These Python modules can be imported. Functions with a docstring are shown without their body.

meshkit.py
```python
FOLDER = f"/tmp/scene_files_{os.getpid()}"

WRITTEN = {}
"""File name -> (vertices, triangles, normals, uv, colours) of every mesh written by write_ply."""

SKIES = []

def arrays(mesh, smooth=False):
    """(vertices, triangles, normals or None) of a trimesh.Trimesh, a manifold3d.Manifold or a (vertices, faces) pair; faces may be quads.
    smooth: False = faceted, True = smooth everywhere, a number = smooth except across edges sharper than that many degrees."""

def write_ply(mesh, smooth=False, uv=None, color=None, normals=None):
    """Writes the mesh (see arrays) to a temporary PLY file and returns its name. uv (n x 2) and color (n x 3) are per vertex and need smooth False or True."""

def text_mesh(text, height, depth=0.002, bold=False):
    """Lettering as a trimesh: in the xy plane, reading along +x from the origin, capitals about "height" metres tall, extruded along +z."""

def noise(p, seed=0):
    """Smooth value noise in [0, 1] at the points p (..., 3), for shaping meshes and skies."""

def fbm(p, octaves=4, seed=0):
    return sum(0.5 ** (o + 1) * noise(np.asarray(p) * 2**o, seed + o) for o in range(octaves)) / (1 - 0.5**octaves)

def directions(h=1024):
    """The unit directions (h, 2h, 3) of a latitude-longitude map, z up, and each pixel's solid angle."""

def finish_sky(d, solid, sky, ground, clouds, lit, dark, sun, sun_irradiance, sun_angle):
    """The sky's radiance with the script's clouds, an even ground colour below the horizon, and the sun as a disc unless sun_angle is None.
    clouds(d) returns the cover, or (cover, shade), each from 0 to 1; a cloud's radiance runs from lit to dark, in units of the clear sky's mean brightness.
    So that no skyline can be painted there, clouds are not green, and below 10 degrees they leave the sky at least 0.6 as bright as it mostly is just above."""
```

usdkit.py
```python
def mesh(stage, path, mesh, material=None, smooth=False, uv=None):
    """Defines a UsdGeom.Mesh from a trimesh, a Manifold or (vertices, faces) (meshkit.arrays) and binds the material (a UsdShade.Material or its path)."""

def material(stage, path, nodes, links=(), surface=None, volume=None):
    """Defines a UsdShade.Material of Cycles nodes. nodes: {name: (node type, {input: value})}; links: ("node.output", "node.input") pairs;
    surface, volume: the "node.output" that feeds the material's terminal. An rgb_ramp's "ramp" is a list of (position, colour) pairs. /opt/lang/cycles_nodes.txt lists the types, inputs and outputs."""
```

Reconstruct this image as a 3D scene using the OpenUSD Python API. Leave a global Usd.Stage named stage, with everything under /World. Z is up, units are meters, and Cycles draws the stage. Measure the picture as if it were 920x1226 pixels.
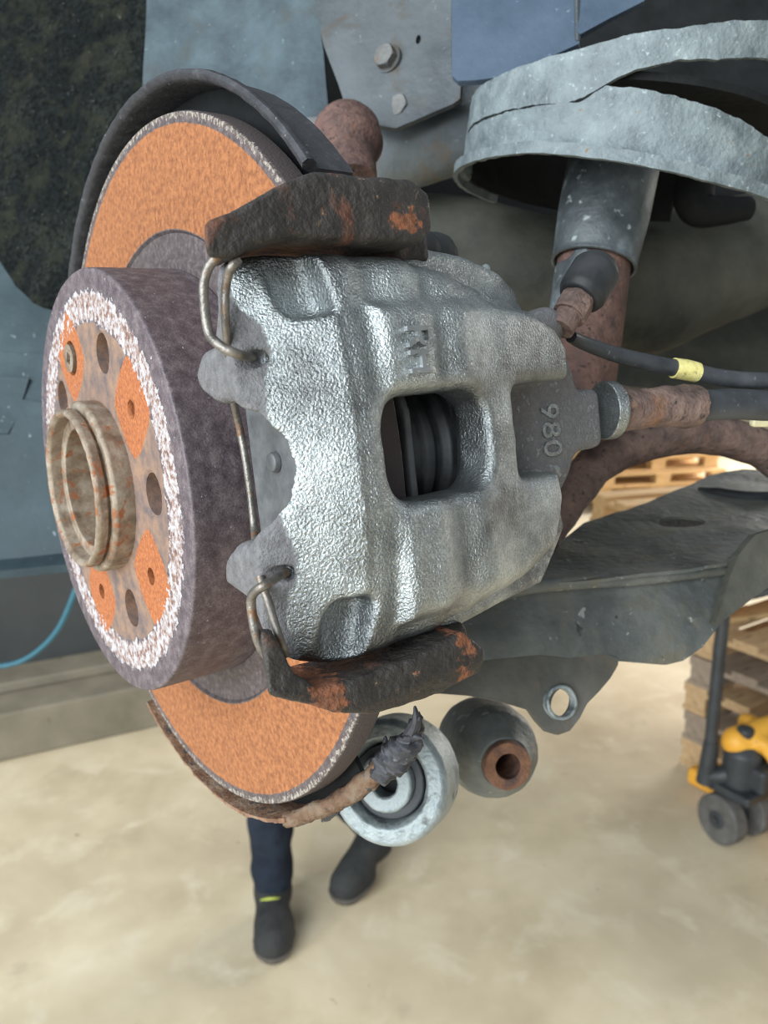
import math, numpy as np, trimesh, usdkit, meshkit
import manifold3d as m3
from manifold3d import Manifold, CrossSection
from shapely.geometry import Polygon, LineString
from pxr import Usd, UsdGeom, UsdLux, UsdShade, Gf, Sdf, Vt

# ------------------------------------------------------------------ camera, sky, lights, exposure
stage = Usd.Stage.CreateInMemory()
UsdGeom.SetStageUpAxis(stage, 'Z'); UsdGeom.SetStageMetersPerUnit(stage, 1.0)
UsdGeom.Xform.Define(stage, '/World'); UsdGeom.Scope.Define(stage, '/World/Looks')
FPX, CX, CY, PITCH, EYE = 1000.0, 460.0, 613.0, math.radians(14), 1.75
FWD = np.array([0, math.cos(PITCH), -math.sin(PITCH)]); UP = np.array([0, math.sin(PITCH), math.cos(PITCH)])
RIGHT = np.array([1.0, 0, 0]); CAM = np.array([0, 0, EYE])
cam = UsdGeom.Camera.Define(stage, '/World/camera')
cam.AddTransformOp().Set(Gf.Matrix4d(*RIGHT, 0, *UP, 0, *(-FWD), 0, *CAM, 1))
cam.CreateFocalLengthAttr(26.0); cam.CreateHorizontalApertureAttr(26.0 * 920 / FPX)
cam.CreateFStopAttr(17.0); cam.CreateFocusDistanceAttr(0.275); cam.CreateClippingRangeAttr((0.02, 200.0))
cam.CreateExposureAttr(0.05)
sky = UsdLux.DomeLight.Define(stage, '/World/sky_light')
sky.CreateIntensityAttr(0.14); sky.CreateColorAttr(Gf.Vec3f(0.90, 0.97, 1.0))
door = UsdLux.RectLight.Define(stage, '/World/daylight_door')          # daylight of the open roller door behind and to the left of the camera
door.CreateWidthAttr(4.4); door.CreateHeightAttr(4.2); door.CreateIntensityAttr(9.5); door.CreateColorAttr(Gf.Vec3f(0.90, 0.97, 1.0))


def aim(light, pos, target):
    m = Gf.Matrix4d().SetLookAt(Gf.Vec3d(*pos), Gf.Vec3d(*target), Gf.Vec3d(0, 0, 1)).GetInverse()
    light.AddTransformOp().Set(m)


aim(door, (-2.7, -2.7, 2.9), (0, 0.5, 1.4))
door2 = UsdLux.RectLight.Define(stage, '/World/daylight_far_door')     # a second open door at the far right end of the workshop
door2.CreateWidthAttr(4.5); door2.CreateHeightAttr(3.6); door2.CreateIntensityAttr(20.0); door2.CreateColorAttr(Gf.Vec3f(1.0, 0.96, 0.88))
aim(door2, (6.6, 7.5, 2.9), (0, 2.2, 0))


# ------------------------------------------------------------------ places: photo measurements turned into points at their real distance
def ray(px, py): return FWD + (px - CX) / FPX * RIGHT - (py - CY) / FPX * UP
def at(px, py, d): return CAM + d * ray(px, py)
def on_floor(px, py, z=0.0):
    r = ray(px, py); return CAM + (z - EYE) / r[2] * r


AX = np.array([0.79881637, 0.60154598, 0.00590284]); AX /= np.linalg.norm(AX)      # the axle, pointing inboard
WX = np.cross(AX, [0, 0, 1.0]); WX /= np.linalg.norm(WX)
VX = np.cross(WX, AX)
ORG = np.array([-0.09138137, 0.37340122, 1.67454016])                               # centre of the disc's outer face


def frame(phi):
    c, s = math.cos(math.radians(phi)), math.sin(math.radians(phi))
    return np.array([AX, c * VX - s * WX, c * WX + s * VX])


WHEEL, CALI = frame(0), frame(10)
def w2(p, fr=WHEEL): return ORG + np.asarray(p, float) @ fr                        # wheel coordinates (axial, up, outward) to world


def solve(px, py, axis, val, fr=CALI):
    r, o = fr @ ray(px, py), fr @ (CAM - ORG); k = 'uvw'.index(axis)
    return o + (val - o[k]) / r[k] * r


# ------------------------------------------------------------------ prims
used = {}
def numbered(parent, name):
    k = used.get((parent, name), 0); used[(parent, name)] = k + 1
    return f'{parent}/{name}' + (f'_{k:03d}' if k else '')


def tag(prim, label=None, cat=None, group=None, kind=None):
    for key, val in (('label', label), ('category', cat), ('group', group), ('kind', kind)):
        if val: prim.SetCustomDataByKey(key, val)
    return prim


base_of = {}
def thing(name, label, cat, base, group=None, kind=None):
    path = numbered('/World', name)
    x = UsdGeom.Xform.Define(stage, path); x.AddTranslateOp().Set(Gf.Vec3d(*map(float, base)))
    base_of[path] = np.asarray(base, float); tag(x.GetPrim(), label, cat, group, kind)
    return path


def part(parent, name, mesh, mat, smooth=35, paint=None, label=None):
    """One Mesh prim; vertices are given in world space. paint(points) -> (n, 3) in 0..1 becomes the colour primvar 'paint'."""
    path = numbered(parent, name); top = '/'.join(path.split('/')[:3])
    base_of.setdefault(top, np.zeros(3))
    v, f, n = meshkit.arrays(mesh, smooth)
    p = UsdGeom.Mesh.Define(stage, path)
    p.CreatePointsAttr(Vt.Vec3fArray.FromNumpy((v - base_of[top]).astype(np.float32)))
    p.CreateFaceVertexCountsAttr(Vt.IntArray.FromNumpy(np.full(len(f), 3, np.int32)))
    p.CreateFaceVertexIndicesAttr(Vt.IntArray.FromNumpy(f.astype(np.int32).ravel()))
    p.CreateSubdivisionSchemeAttr('none')
    if n is not None:
        p.CreateNormalsAttr(Vt.Vec3fArray.FromNumpy(n.astype(np.float32))); p.SetNormalsInterpolation('vertex')
    if paint is not None:
        UsdGeom.PrimvarsAPI(p).CreatePrimvar('paint', Sdf.ValueTypeNames.Color3fArray, 'vertex').Set(Vt.Vec3fArray.FromNumpy(np.clip(paint(v), 0, 1).astype(np.float32)))
    UsdShade.MaterialBindingAPI.Apply(p.GetPrim()).Bind(MAT[mat])
    if label: tag(p.GetPrim(), label)
    return path


def single(name, label, cat, mesh, mat, smooth=35, paint=None, group=None, kind=None):
    path = part('/World', name, mesh, mat, smooth, paint)
    tag(stage.GetPrimAtPath(path), label, cat, group, kind); return path


# ------------------------------------------------------------------ materials
MAT = {}
def surf(name, stops, scale=60, detail=5, rough=(0.6, 0.8), metal=0.0, bump=(300, 0.5, 0.0006), spots=None, paint=None, obj=False, spec=0.5, grain=None, coords=(1, 1, 1), distortion=0.0):
    """Noise-ramped colour + bump. spots: (scale, threshold, softness, colour, roughness). paint: three (colour, noise scale, edge) for the r, g, b masks."""
    N = {'geo': ('texture_coordinate', {}) if obj else ('geometry', {}), 'map': ('mapping', {'scale': coords}),
         'n': ('noise_texture', {'scale': scale, 'detail': detail, 'roughness': 0.62, 'distortion': distortion}), 'ramp': ('rgb_ramp', {'ramp': stops}),
         'p': ('principled_bsdf', {'metallic': metal, 'specular_ior_level': spec}),
         'rr': ('map_range', {'from_min': 0.3, 'from_max': 0.7, 'to_min': rough[0], 'to_max': rough[1], 'clamp': True})}
    L = [('geo.object' if obj else 'geo.position', 'map.vector'), ('map.vector', 'n.vector'), ('n.fac', 'ramp.fac'), ('n.fac', 'rr.value')]
    col, ro = 'ramp.color', 'rr.result'
    if grain:                                                     # fine light/dark speckle
        N |= {'g': ('noise_texture', {'scale': grain[0], 'detail': 2}), 'gr': ('map_range', {'from_min': 0.35, 'from_max': 0.65, 'to_min': 1 - grain[1], 'to_max': 1 + grain[1], 'clamp': True}),
              'gm': ('mix_color', {'blend_type': 'multiply', 'fac': 1.0, 'use_clamp': False})}
        L += [('map.vector', 'g.vector'), ('g.fac', 'gr.value'), (col, 'gm.a'), ('gr.result', 'gm.b')]; col = 'gm.result'
    for i, s in enumerate(spots or ()):
        N |= {f's{i}': ('noise_texture', {'scale': s[0], 'detail': 4, 'roughness': 0.6, 'distortion': 0.4}),
              f'sm{i}': ('map_range', {'from_min': s[1] - s[2], 'from_max': s[1] + s[2], 'to_min': 0, 'to_max': 1, 'clamp': True}),
              f'sc{i}': ('mix_color', {'b': s[3]}), f'sr{i}': ('mix_float', {'b': s[4] if len(s) > 4 else 0.8})}
        L += [('map.vector', f's{i}.vector'), (f's{i}.fac', f'sm{i}.value'), (f'sm{i}.result', f'sc{i}.fac'), (col, f'sc{i}.a'), (f'sm{i}.result', f'sr{i}.fac'), (ro, f'sr{i}.a')]
        col, ro = f'sc{i}.result', f'sr{i}.result'
    if paint:
        N |= {'at': ('attribute', {'attribute': 'paint'}), 'sep': ('separate_color', {})}
        L += [('at.color', 'sep.color')]
        for i, (c, sc, edge, *rng_) in enumerate(paint):
            if c is None: continue
            k = 'rgb'[i]; c0, c1 = c if np.ndim(c) == 2 else (c, c)
            N |= {f'pn{i}': ('noise_texture', {'scale': sc, 'detail': 4, 'roughness': 0.65}), f'pa{i}': ('math', {'math_type': 'multiply_add', 'value2': edge, 'value3': -edge / 2}),
                  f'pb{i}': ('math', {'math_type': 'add'}), f'pc{i}': ('map_range', {'from_min': 0.42, 'from_max': 0.58, 'clamp': True}),
                  f'pv{i}': ('rgb_ramp', {'ramp': [((rng_ or [.33])[0], c0), ((rng_ or [0, .67])[1], c1)]}), f'pd{i}': ('mix_color', {}), f'pe{i}': ('mix_float', {'b': 0.85})}
            L += [('map.vector', f'pn{i}.vector'), (f'pn{i}.fac', f'pa{i}.value1'), (f'sep.{k}', f'pb{i}.value1'), (f'pa{i}.value', f'pb{i}.value2'), (f'pb{i}.value', f'pc{i}.value'),
                  (f'pn{i}.fac', f'pv{i}.fac'), (f'pc{i}.result', f'pd{i}.fac'), (col, f'pd{i}.a'), (f'pv{i}.color', f'pd{i}.b'), (f'pc{i}.result', f'pe{i}.fac'), (ro, f'pe{i}.a')]
            col, ro = f'pd{i}.result', f'pe{i}.result'
        if metal:                                                # rust is not metal
            N |= {'inv': ('math', {'math_type': 'subtract', 'value1': metal}), 'mm': ('math', {'math_type': 'multiply', 'value2': metal})}
            L += [('pc0.result', 'mm.value1'), ('mm.value', 'inv.value2'), ('inv.value', 'p.metallic')]
    if bump:
        N |= {'bn': ('noise_texture', {'scale': bump[0], 'detail': 3, 'roughness': 0.55}), 'b': ('bump', {'strength': bump[1], 'distance': bump[2]})}
        L += [('map.vector', 'bn.vector'), ('bn.fac', 'b.height'), ('b.normal', 'p.normal')]
    L += [(col, 'p.base_color'), (ro, 'p.roughness')]
    MAT[name] = usdkit.material(stage, f'/World/Looks/{name}', N, L, surface='p.BSDF')


def g(*c): return tuple(c)
surf('cast_metal', [(0.3, g(.11, .112, .115)), (0.5, g(.30, .325, .335)), (0.72, g(.48, .52, .535))], scale=30, rough=(.25, .37), metal=.92, bump=(1250, 1.0, .0007), grain=(1400, .2),
     paint=[((g(.085, .083, .088), g(.15, .147, .155)), 300, .9), (None, 0, 0), (None, 0, 0)])
surf('cast_letter', [(0.3, g(.26, .27, .275)), (0.6, g(.42, .44, .45))], scale=90, rough=(.34, .44), metal=.9, bump=(900, .4, .0004))
surf('disc_metal', [(0.3, g(0.0497, 0.0377, 0.039)), (0.5, g(0.0796, 0.0617, 0.063)), (0.7, g(0.1326, 0.1072, 0.1071))], scale=350, rough=(.55, .8), metal=.15, bump=(900, .7, .0004),
     paint=[((g(.155, .052, .018), g(.315, .122, .044)), 420, .45), (g(.07, .055, .055), 500, .5), ((g(.10, .075, .06), g(.30, .27, .24)), 520, 2.2, .45, .62)])
surf('hat_metal', [(0.3, g(0.0585, 0.0447, 0.055)), (0.5, g(0.0963, 0.0757, 0.086)), (0.7, g(0.1514, 0.1238, 0.1307))], scale=220, rough=(.5, .75), metal=.15, bump=(900, .6, .0003), grain=(1500, .2),
     paint=[((g(.20, .056, .018), g(.37, .128, .043)), 700, .35), ((g(.19, .095, .06), g(.40, .40, .43)), 380, 2.4, .40, .60), ((g(.11, .085, .085), g(.25, .155, .105)), 130, .9)])
surf('hub_metal', [(0.3, g(0.112, 0.076, 0.052)), (0.5, g(0.216, 0.168, 0.124)), (0.7, g(0.32, 0.276, 0.224))], scale=130, rough=(.45, .7), metal=.3, bump=(700, .5, .0003), spots=[(190, .60, .05, g(0.256, 0.096, 0.04), .8)])
surf('hole_rust', [(0.3, g(.10, .035, .02)), (0.7, g(.22, .08, .04))], scale=300, bump=(800, .6, .0004))
surf('shield_paint', [(0.3, g(0.0263, 0.0275, 0.0325)), (0.6, g(0.0446, 0.045, 0.0525)), (0.8, g(0.0893, 0.09, 0.1))], scale=180, rough=(.45, .65), bump=(500, .6, .0005), spots=[(420, .70, .04, g(0.1837, 0.18, 0.19), .7)], spec=0.3)
surf('shield_rust', [(0.3, g(0.0695, 0.0338, 0.0198)), (0.45, g(0.1604, 0.0788, 0.0421)), (0.6, g(0.2244, 0.1406, 0.09)), (0.75, g(0.1924, 0.1744, 0.1688))], scale=110, rough=(.7, .9), bump=(500, 1, .001), spots=[(210, .62, .04, g(0.0534, 0.045, 0.0479), .8)])
surf('strip_rust', [(0.3, g(0.046, 0.0243, 0.0145)), (0.45, g(0.1062, 0.0567, 0.0309)), (0.6, g(0.1486, 0.1012, 0.0661)), (0.75, g(0.1274, 0.1256, 0.124))], scale=110, rough=(.7, .9), bump=(500, 1, .001), spots=[(210, .62, .04, g(0.0354, 0.0324, 0.0352), .8)])
surf('carrier_black', [(0.3, g(0.0149, 0.0135, 0.0128)), (0.6, g(0.0351, 0.0304, 0.0284)), (0.8, g(0.0675, 0.054, 0.0473))], scale=130, rough=(.5, .75), metal=.1, bump=(420, 1, .0012), spots=[(75, .64, .06, g(0.1013, 0.0405, 0.0237), .85), (260, .70, .03, g(0.2835, 0.189, 0.108), .8)],
     paint=[((g(.09, .04, .025), g(.25, .09, .04)), 260, 1.6), (None, 0, 0), (None, 0, 0)])
surf('wire_steel', [(0.3, g(.10, .095, .09)), (0.6, g(.22, .20, .18)), (0.8, g(.33, .26, .2))], scale=200, rough=(.35, .55), metal=.7, bump=(900, .6, .0004), spots=[(170, .62, .05, g(.2, .11, .06), .8)])
surf('pad_plate', [(0.3, g(.06, .065, .07)), (0.7, g(.13, .135, .14))], scale=120, rough=(.5, .65), metal=.2, bump=(700, .4, .0003))
surf('pad_lining', [(0.3, g(.03, .03, .03)), (0.7, g(.08, .075, .07))], scale=400, bump=(900, .6, .0005))
surf('piston_metal', [(0.3, g(.03, .032, .035)), (0.7, g(.07, .073, .078))], scale=160, rough=(.4, .6), metal=.3, bump=(600, .3, .0003))
surf('rubber', [(0.3, g(0.0132, 0.0144, 0.0162)), (0.7, g(0.03, 0.0324, 0.036))], scale=90, rough=(.5, .7), bump=(600, .35, .0003), spec=0.3)
surf('hose_rubber', [(0.3, g(0.021, 0.024, 0.0288)), (0.7, g(0.051, 0.057, 0.066))], scale=70, rough=(.45, .65), bump=(600, .3, .0003), spots=[(300, .68, .04, g(0.12, 0.126, 0.132), .7)])
surf('rusty_steel', [(0.3, g(0.0438, 0.0237, 0.0198)), (0.5, g(0.1, 0.0537, 0.0452)), (0.75, g(0.1687, 0.0932, 0.0734))], scale=90, rough=(.65, .9), bump=(380, 1, .0013), spots=[(260, .64, .05, g(0.025, 0.0169, 0.0169), .9), (60, .66, .06, g(0.1374, 0.0565, 0.0311), .9)])
surf('pitted_brown', [(0.3, g(0.0532, 0.0346, 0.0294)), (0.5, g(0.1215, 0.0783, 0.0671)), (0.75, g(0.205, 0.1359, 0.109))], scale=90, rough=(.65, .9), bump=(380, 1, .0013), spots=[(260, .64, .05, g(0.0304, 0.0246, 0.0251), .9), (60, .66, .06, g(0.1669, 0.0824, 0.0462), .9)])
surf('rusty_orange', [(0.3, g(0.075, 0.0375, 0.0263)), (0.5, g(0.165, 0.075, 0.0413)), (0.75, g(0.27, 0.1425, 0.0825))], scale=110, rough=(.65, .9), bump=(500, 1, .0008), spots=[(55, .56, .07, g(0.0675, 0.0375, 0.0338), .8)])
surf('yellow_tape', [(0.3, g(.60, .52, .16)), (0.7, g(.74, .68, .30))], scale=300, rough=(.5, .7), bump=(600, .4, .0003), spots=[(400, .62, .05, g(.2, .18, .1), .8)])
surf('cream_tag', [(0.3, g(.72, .66, .42)), (0.7, g(.82, .76, .52))], scale=200, rough=(.4, .6), bump=None)
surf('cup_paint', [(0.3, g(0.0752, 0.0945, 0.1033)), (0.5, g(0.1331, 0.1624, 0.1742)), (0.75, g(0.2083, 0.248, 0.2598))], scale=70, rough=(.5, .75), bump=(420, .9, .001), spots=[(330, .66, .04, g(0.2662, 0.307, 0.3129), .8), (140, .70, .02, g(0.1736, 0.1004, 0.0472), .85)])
surf('shock_paint', [(0.3, g(0.035, 0.042, 0.0476)), (0.5, g(0.07, 0.0826, 0.091)), (0.72, g(0.182, 0.217, 0.238))], scale=42, rough=(.4, .6), bump=(350, .7, .0006), spots=[(150, .66, .04, g(0.294, 0.336, 0.35), .7)])
surf('under_seal', [(0.3, g(0.06, 0.068, 0.0704)), (0.5, g(0.1, 0.1104, 0.112)), (0.75, g(0.16, 0.172, 0.168))], scale=18, rough=(.5, .75), bump=(160, .7, .0012), spots=[(70, .72, .02, g(0.288, 0.32, 0.32), .7)])
surf('brown_seal', [(0.3, g(0.0359, 0.0374, 0.0317)), (0.5, g(0.0718, 0.072, 0.0599)), (0.75, g(0.1221, 0.1188, 0.0986))], scale=16, rough=(.6, .85), bump=(160, .7, .0012), spots=[(55, .73, .02, g(0.2586, 0.2736, 0.2536), .7)], spec=0.25)
surf('blue_seal', [(0.3, g(0.0374, 0.0565, 0.0842)), (0.5, g(0.0529, 0.0766, 0.1115)), (0.75, g(0.0747, 0.1038, 0.1431))], scale=20, rough=(.45, .65), bump=(260, .5, .0007), spots=[(220, .71, .02, g(0.1401, 0.1894, 0.2356), .7)], spec=0.25)
surf('grey_seal', [(0.3, g(0.0331, 0.0405, 0.0465)), (0.5, g(0.0595, 0.0693, 0.0775)), (0.75, g(0.0927, 0.1064, 0.1153))], scale=16, rough=(.4, .65), bump=(220, .6, .0008), spots=[(35, .63, .06, g(0.0662, 0.0575, 0.0482), .7), (240, .70, .02, g(0.1655, 0.1891, 0.1998), .7)], spec=0.3)
surf('rail_seal', [(0.3, g(0.0761, 0.0931, 0.1069)), (0.5, g(0.1368, 0.1594, 0.1782)), (0.75, g(0.2132, 0.2447, 0.2652))], scale=16, rough=(.4, .65), bump=(220, .6, .0008), spots=[(35, .63, .06, g(0.1523, 0.1323, 0.1109), .7), (240, .70, .02, g(0.3806, 0.4349, 0.4595), .7)])
surf('wing_seal', [(0.32, g(0.0144, 0.0212, 0.0278)), (0.5, g(0.0324, 0.0469, 0.0586)), (0.66, g(0.0718, 0.1021, 0.1196))], scale=9, detail=8, rough=(.42, .65), bump=(220, .6, .0008), spots=[(260, .70, .03, g(0.158, 0.2041, 0.2236), .7), (28, .62, .08, g(0.0539, 0.0643, 0.0656), .7)], spec=0.22)
surf('plastic_blue', [(0.3, g(.020, .031, .038)), (0.5, g(.036, .054, .064)), (0.72, g(.072, .098, .11))], scale=7, detail=8, rough=(.45, .65), bump=(120, .5, .001), spots=[(140, .70, .03, g(.20, .24, .26), .7)], spec=0.14)
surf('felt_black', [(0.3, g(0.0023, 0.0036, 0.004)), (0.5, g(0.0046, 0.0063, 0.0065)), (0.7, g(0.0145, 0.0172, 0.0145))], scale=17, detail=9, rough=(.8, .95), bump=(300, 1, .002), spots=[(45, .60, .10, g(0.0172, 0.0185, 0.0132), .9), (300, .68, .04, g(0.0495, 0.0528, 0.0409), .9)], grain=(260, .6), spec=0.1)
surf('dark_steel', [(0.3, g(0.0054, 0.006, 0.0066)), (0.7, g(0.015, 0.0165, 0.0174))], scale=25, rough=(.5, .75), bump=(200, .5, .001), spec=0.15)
surf('arm_seal', [(0.3, g(.052, .060, .060)), (0.5, g(.098, .107, .104)), (0.7, g(.165, .172, .165))], scale=22, detail=9, rough=(.42, .68), bump=(170, .8, .0011), spots=[(26, .60, .07, g(.125, .118, .095), .7), (150, .67, .03, g(.27, .285, .28), .7), (75, .70, .03, g(.035, .037, .036), .8)], spec=0.35)
surf('tab_seal', [(0.3, g(0.056, 0.056, 0.0496)), (0.5, g(0.092, 0.0896, 0.08)), (0.75, g(0.136, 0.1344, 0.124))], scale=24, rough=(.45, .65), bump=(200, .6, .0009), spots=[(30, .62, .06, g(0.112, 0.092, 0.068), .7)], spec=0.3)
surf('zinc', [(0.3, g(0.1658, 0.1976, 0.2104)), (0.5, g(0.2677, 0.306, 0.3187)), (0.75, g(0.3698, 0.4016, 0.4144))], scale=120, rough=(.4, .65), metal=.35, bump=(450, .8, .0008), spots=[(90, .64, .05, g(0.1147, 0.1275, 0.1275), .7)])
surf('bolt_steel', [(0.3, g(0.072, 0.072, 0.072)), (0.7, g(0.162, 0.162, 0.159))], scale=120, rough=(.45, .6), metal=.3, bump=(500, .5, .0005), spots=[(90, .6, .05, g(0.12, 0.084, 0.06), .7)])
surf('floor_concrete', [(0.28, g(.47, .38, .25)), (0.5, g(.66, .555, .385)), (0.72, g(.76, .67, .50))], scale=1.9, detail=8, rough=(.5, .75), bump=(40, .25, .002), spots=[(1.6, .60, .12, g(.55, .455, .315), .6), (4.5, .70, .05, g(.50, .42, .30), .6), (17, .735, .016, g(.17, .125, .085), .6), (70, .745, .02, g(.25, .185, .12), .6), (6, .68, .14, g(.78, .70, .54), .6)])
surf('kerb_concrete', [(0.3, g(0.1663, 0.144, 0.1069)), (0.6, g(0.2344, 0.2052, 0.1523)), (0.8, g(0.2873, 0.252, 0.1944))], scale=6, detail=7, rough=(.7, .9), bump=(60, .5, .002), spots=[(10, .68, .04, g(0.1285, 0.108, 0.0778), .8)])
surf('wall_cladding', [(0.3, g(0.0498, 0.0538, 0.055)), (0.7, g(0.0702, 0.0749, 0.0761))], scale=3, rough=(.4, .6), bump=None, spec=0.2)
surf('wall_plaster', [(0.3, g(.50, .46, .39)), (0.7, g(.60, .56, .48))], scale=2, rough=(.7, .9), bump=(60, .3, .002))
surf('air_hose', [(0.3, g(0.015, 0.11, 0.16)), (0.7, g(0.03, 0.15, 0.21))], scale=30, rough=(.35, .5), bump=None)
for i, (a, b) in enumerate(((g(.50, .30, .13), g(.70, .47, .23)), (g(.42, .27, .14), g(.58, .40, .22)), (g(.22, .17, .13), g(.36, .28, .21)))):
    surf(f'pallet_wood_{"abc"[i]}', [(0.3, a), (0.7, b)], scale=6, rough=(.6, .85), bump=(60, .5, .002), obj=True, coords=(1, 6, 6), spots=[(7, .68, .05, tuple(x * .6 for x in a), .8)])
surf('jack_yellow', [(0.3, g(.72, .33, .03)), (0.7, g(.85, .45, .06))], scale=10, rough=(.4, .6), bump=None, spots=[(30, .7, .03, g(.3, .18, .05), .7)])
surf('jack_black', [(0.3, g(.02, .022, .025)), (0.7, g(.045, .05, .055))], scale=12, rough=(.4, .6), bump=None)
surf('jack_wheel', [(0.3, g(.07, .066, .062)), (0.7, g(.13, .125, .12))], scale=30, rough=(.6, .8), bump=None)
surf('trousers', [(0.3, g(0.0084, 0.0126, 0.0224)), (0.7, g(0.021, 0.0294, 0.0462))], scale=14, rough=(.8, .95), bump=(25, .6, .01), spec=.2)
surf('boot_leather', [(0.3, g(0.0224, 0.024, 0.0256)), (0.7, g(0.048, 0.048, 0.0464))], scale=25, rough=(.6, .8), bump=(60, .5, .003), spec=0.2)
surf('boot_sole', [(0.3, g(.07, .06, .052)), (0.7, g(.12, .105, .09))], scale=25, rough=(.7, .9), bump=(60, .5, .003))
surf('boot_yellow', [(0.3, g(.30, .36, .04)), (0.7, g(.5, .55, .10))], scale=60, rough=(.6, .8), bump=None)
surf('jacket', [(0.3, g(.02, .026, .04)), (0.7, g(.045, .055, .08))], scale=12, rough=(.8, .95), bump=(25, .5, .008), spec=.2)
surf('skin', [(0.3, g(.50, .30, .21)), (0.7, g(.60, .37, .27))], scale=25, rough=(.45, .6), bump=None)
surf('hair', [(0.3, g(.03, .02, .014)), (0.7, g(.07, .045, .03))], scale=60, rough=(.5, .7), bump=(120, .6, .004))
surf('eye', [(0.3, g(.05, .04, .035)), (0.7, g(.06, .05, .04))], scale=60, rough=(.2, .3), bump=None)


# ------------------------------------------------------------------ modelling tools
def surface_nets(F, org, h):
    """Triangles of the zero level of the grid F (negative inside)."""
    s = F < 0
    nx, ny, nz = F.shape
    acc = np.zeros((nx - 1, ny - 1, nz - 1, 3), np.float32); cnt = np.zeros((nx - 1, ny - 1, nz - 1), np.int16)
    quads = []
    for ax in range(3):
        a = [slice(None)] * 3; b = [slice(None)] * 3; a[ax] = slice(0, -1); b[ax] = slice(1, None)
        cr = np.argwhere(s[tuple(a)] != s[tuple(b)])
        if not len(cr): continue
        hi = cr.copy(); hi[:, ax] += 1
        fa, fb = F[tuple(cr.T)], F[tuple(hi.T)]
        p = cr.astype(np.float32); p[:, ax] += fa / (fa - fb)
        o1, o2 = [k for k in range(3) if k != ax]
        cells = []
        for d1, d2 in ((-1, -1), (0, -1), (0, 0), (-1, 0)):
            c = cr.copy(); c[:, o1] += d1; c[:, o2] += d2; cells.append(c)
        ok = np.all([(c >= 0).all(1) & (c < np.array(acc.shape[:3])).all(1) for c in cells], 0)
        for c in cells:
            np.add.at(acc, tuple(c[ok].T), p[ok]); np.add.at(cnt, tuple(c[ok].T), 1)
        q = np.stack([np.ravel_multi_index(c[ok].T, acc.shape[:3]) for c in cells], 1)
        flip = s[tuple(cr[ok].T)] == (ax == 1)
        q[flip] = q[flip][:, ::-1]; quads.append(q)
    q = np.vstack(quads); ids = np.flatnonzero(cnt.ravel()); remap = np.full(cnt.size, -1); remap[ids] = np.arange(len(ids))
    v = acc.reshape(-1, 3)[ids] / cnt.ravel()[ids, None] * h + np.asarray(org)
    q = remap[q]
    m = trimesh.Trimesh(v, np.vstack([q[:, [0, 1, 2]], q[:, [0, 2, 3]]]), process=False)
    if m.volume < 0: m.invert()
    return m


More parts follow.
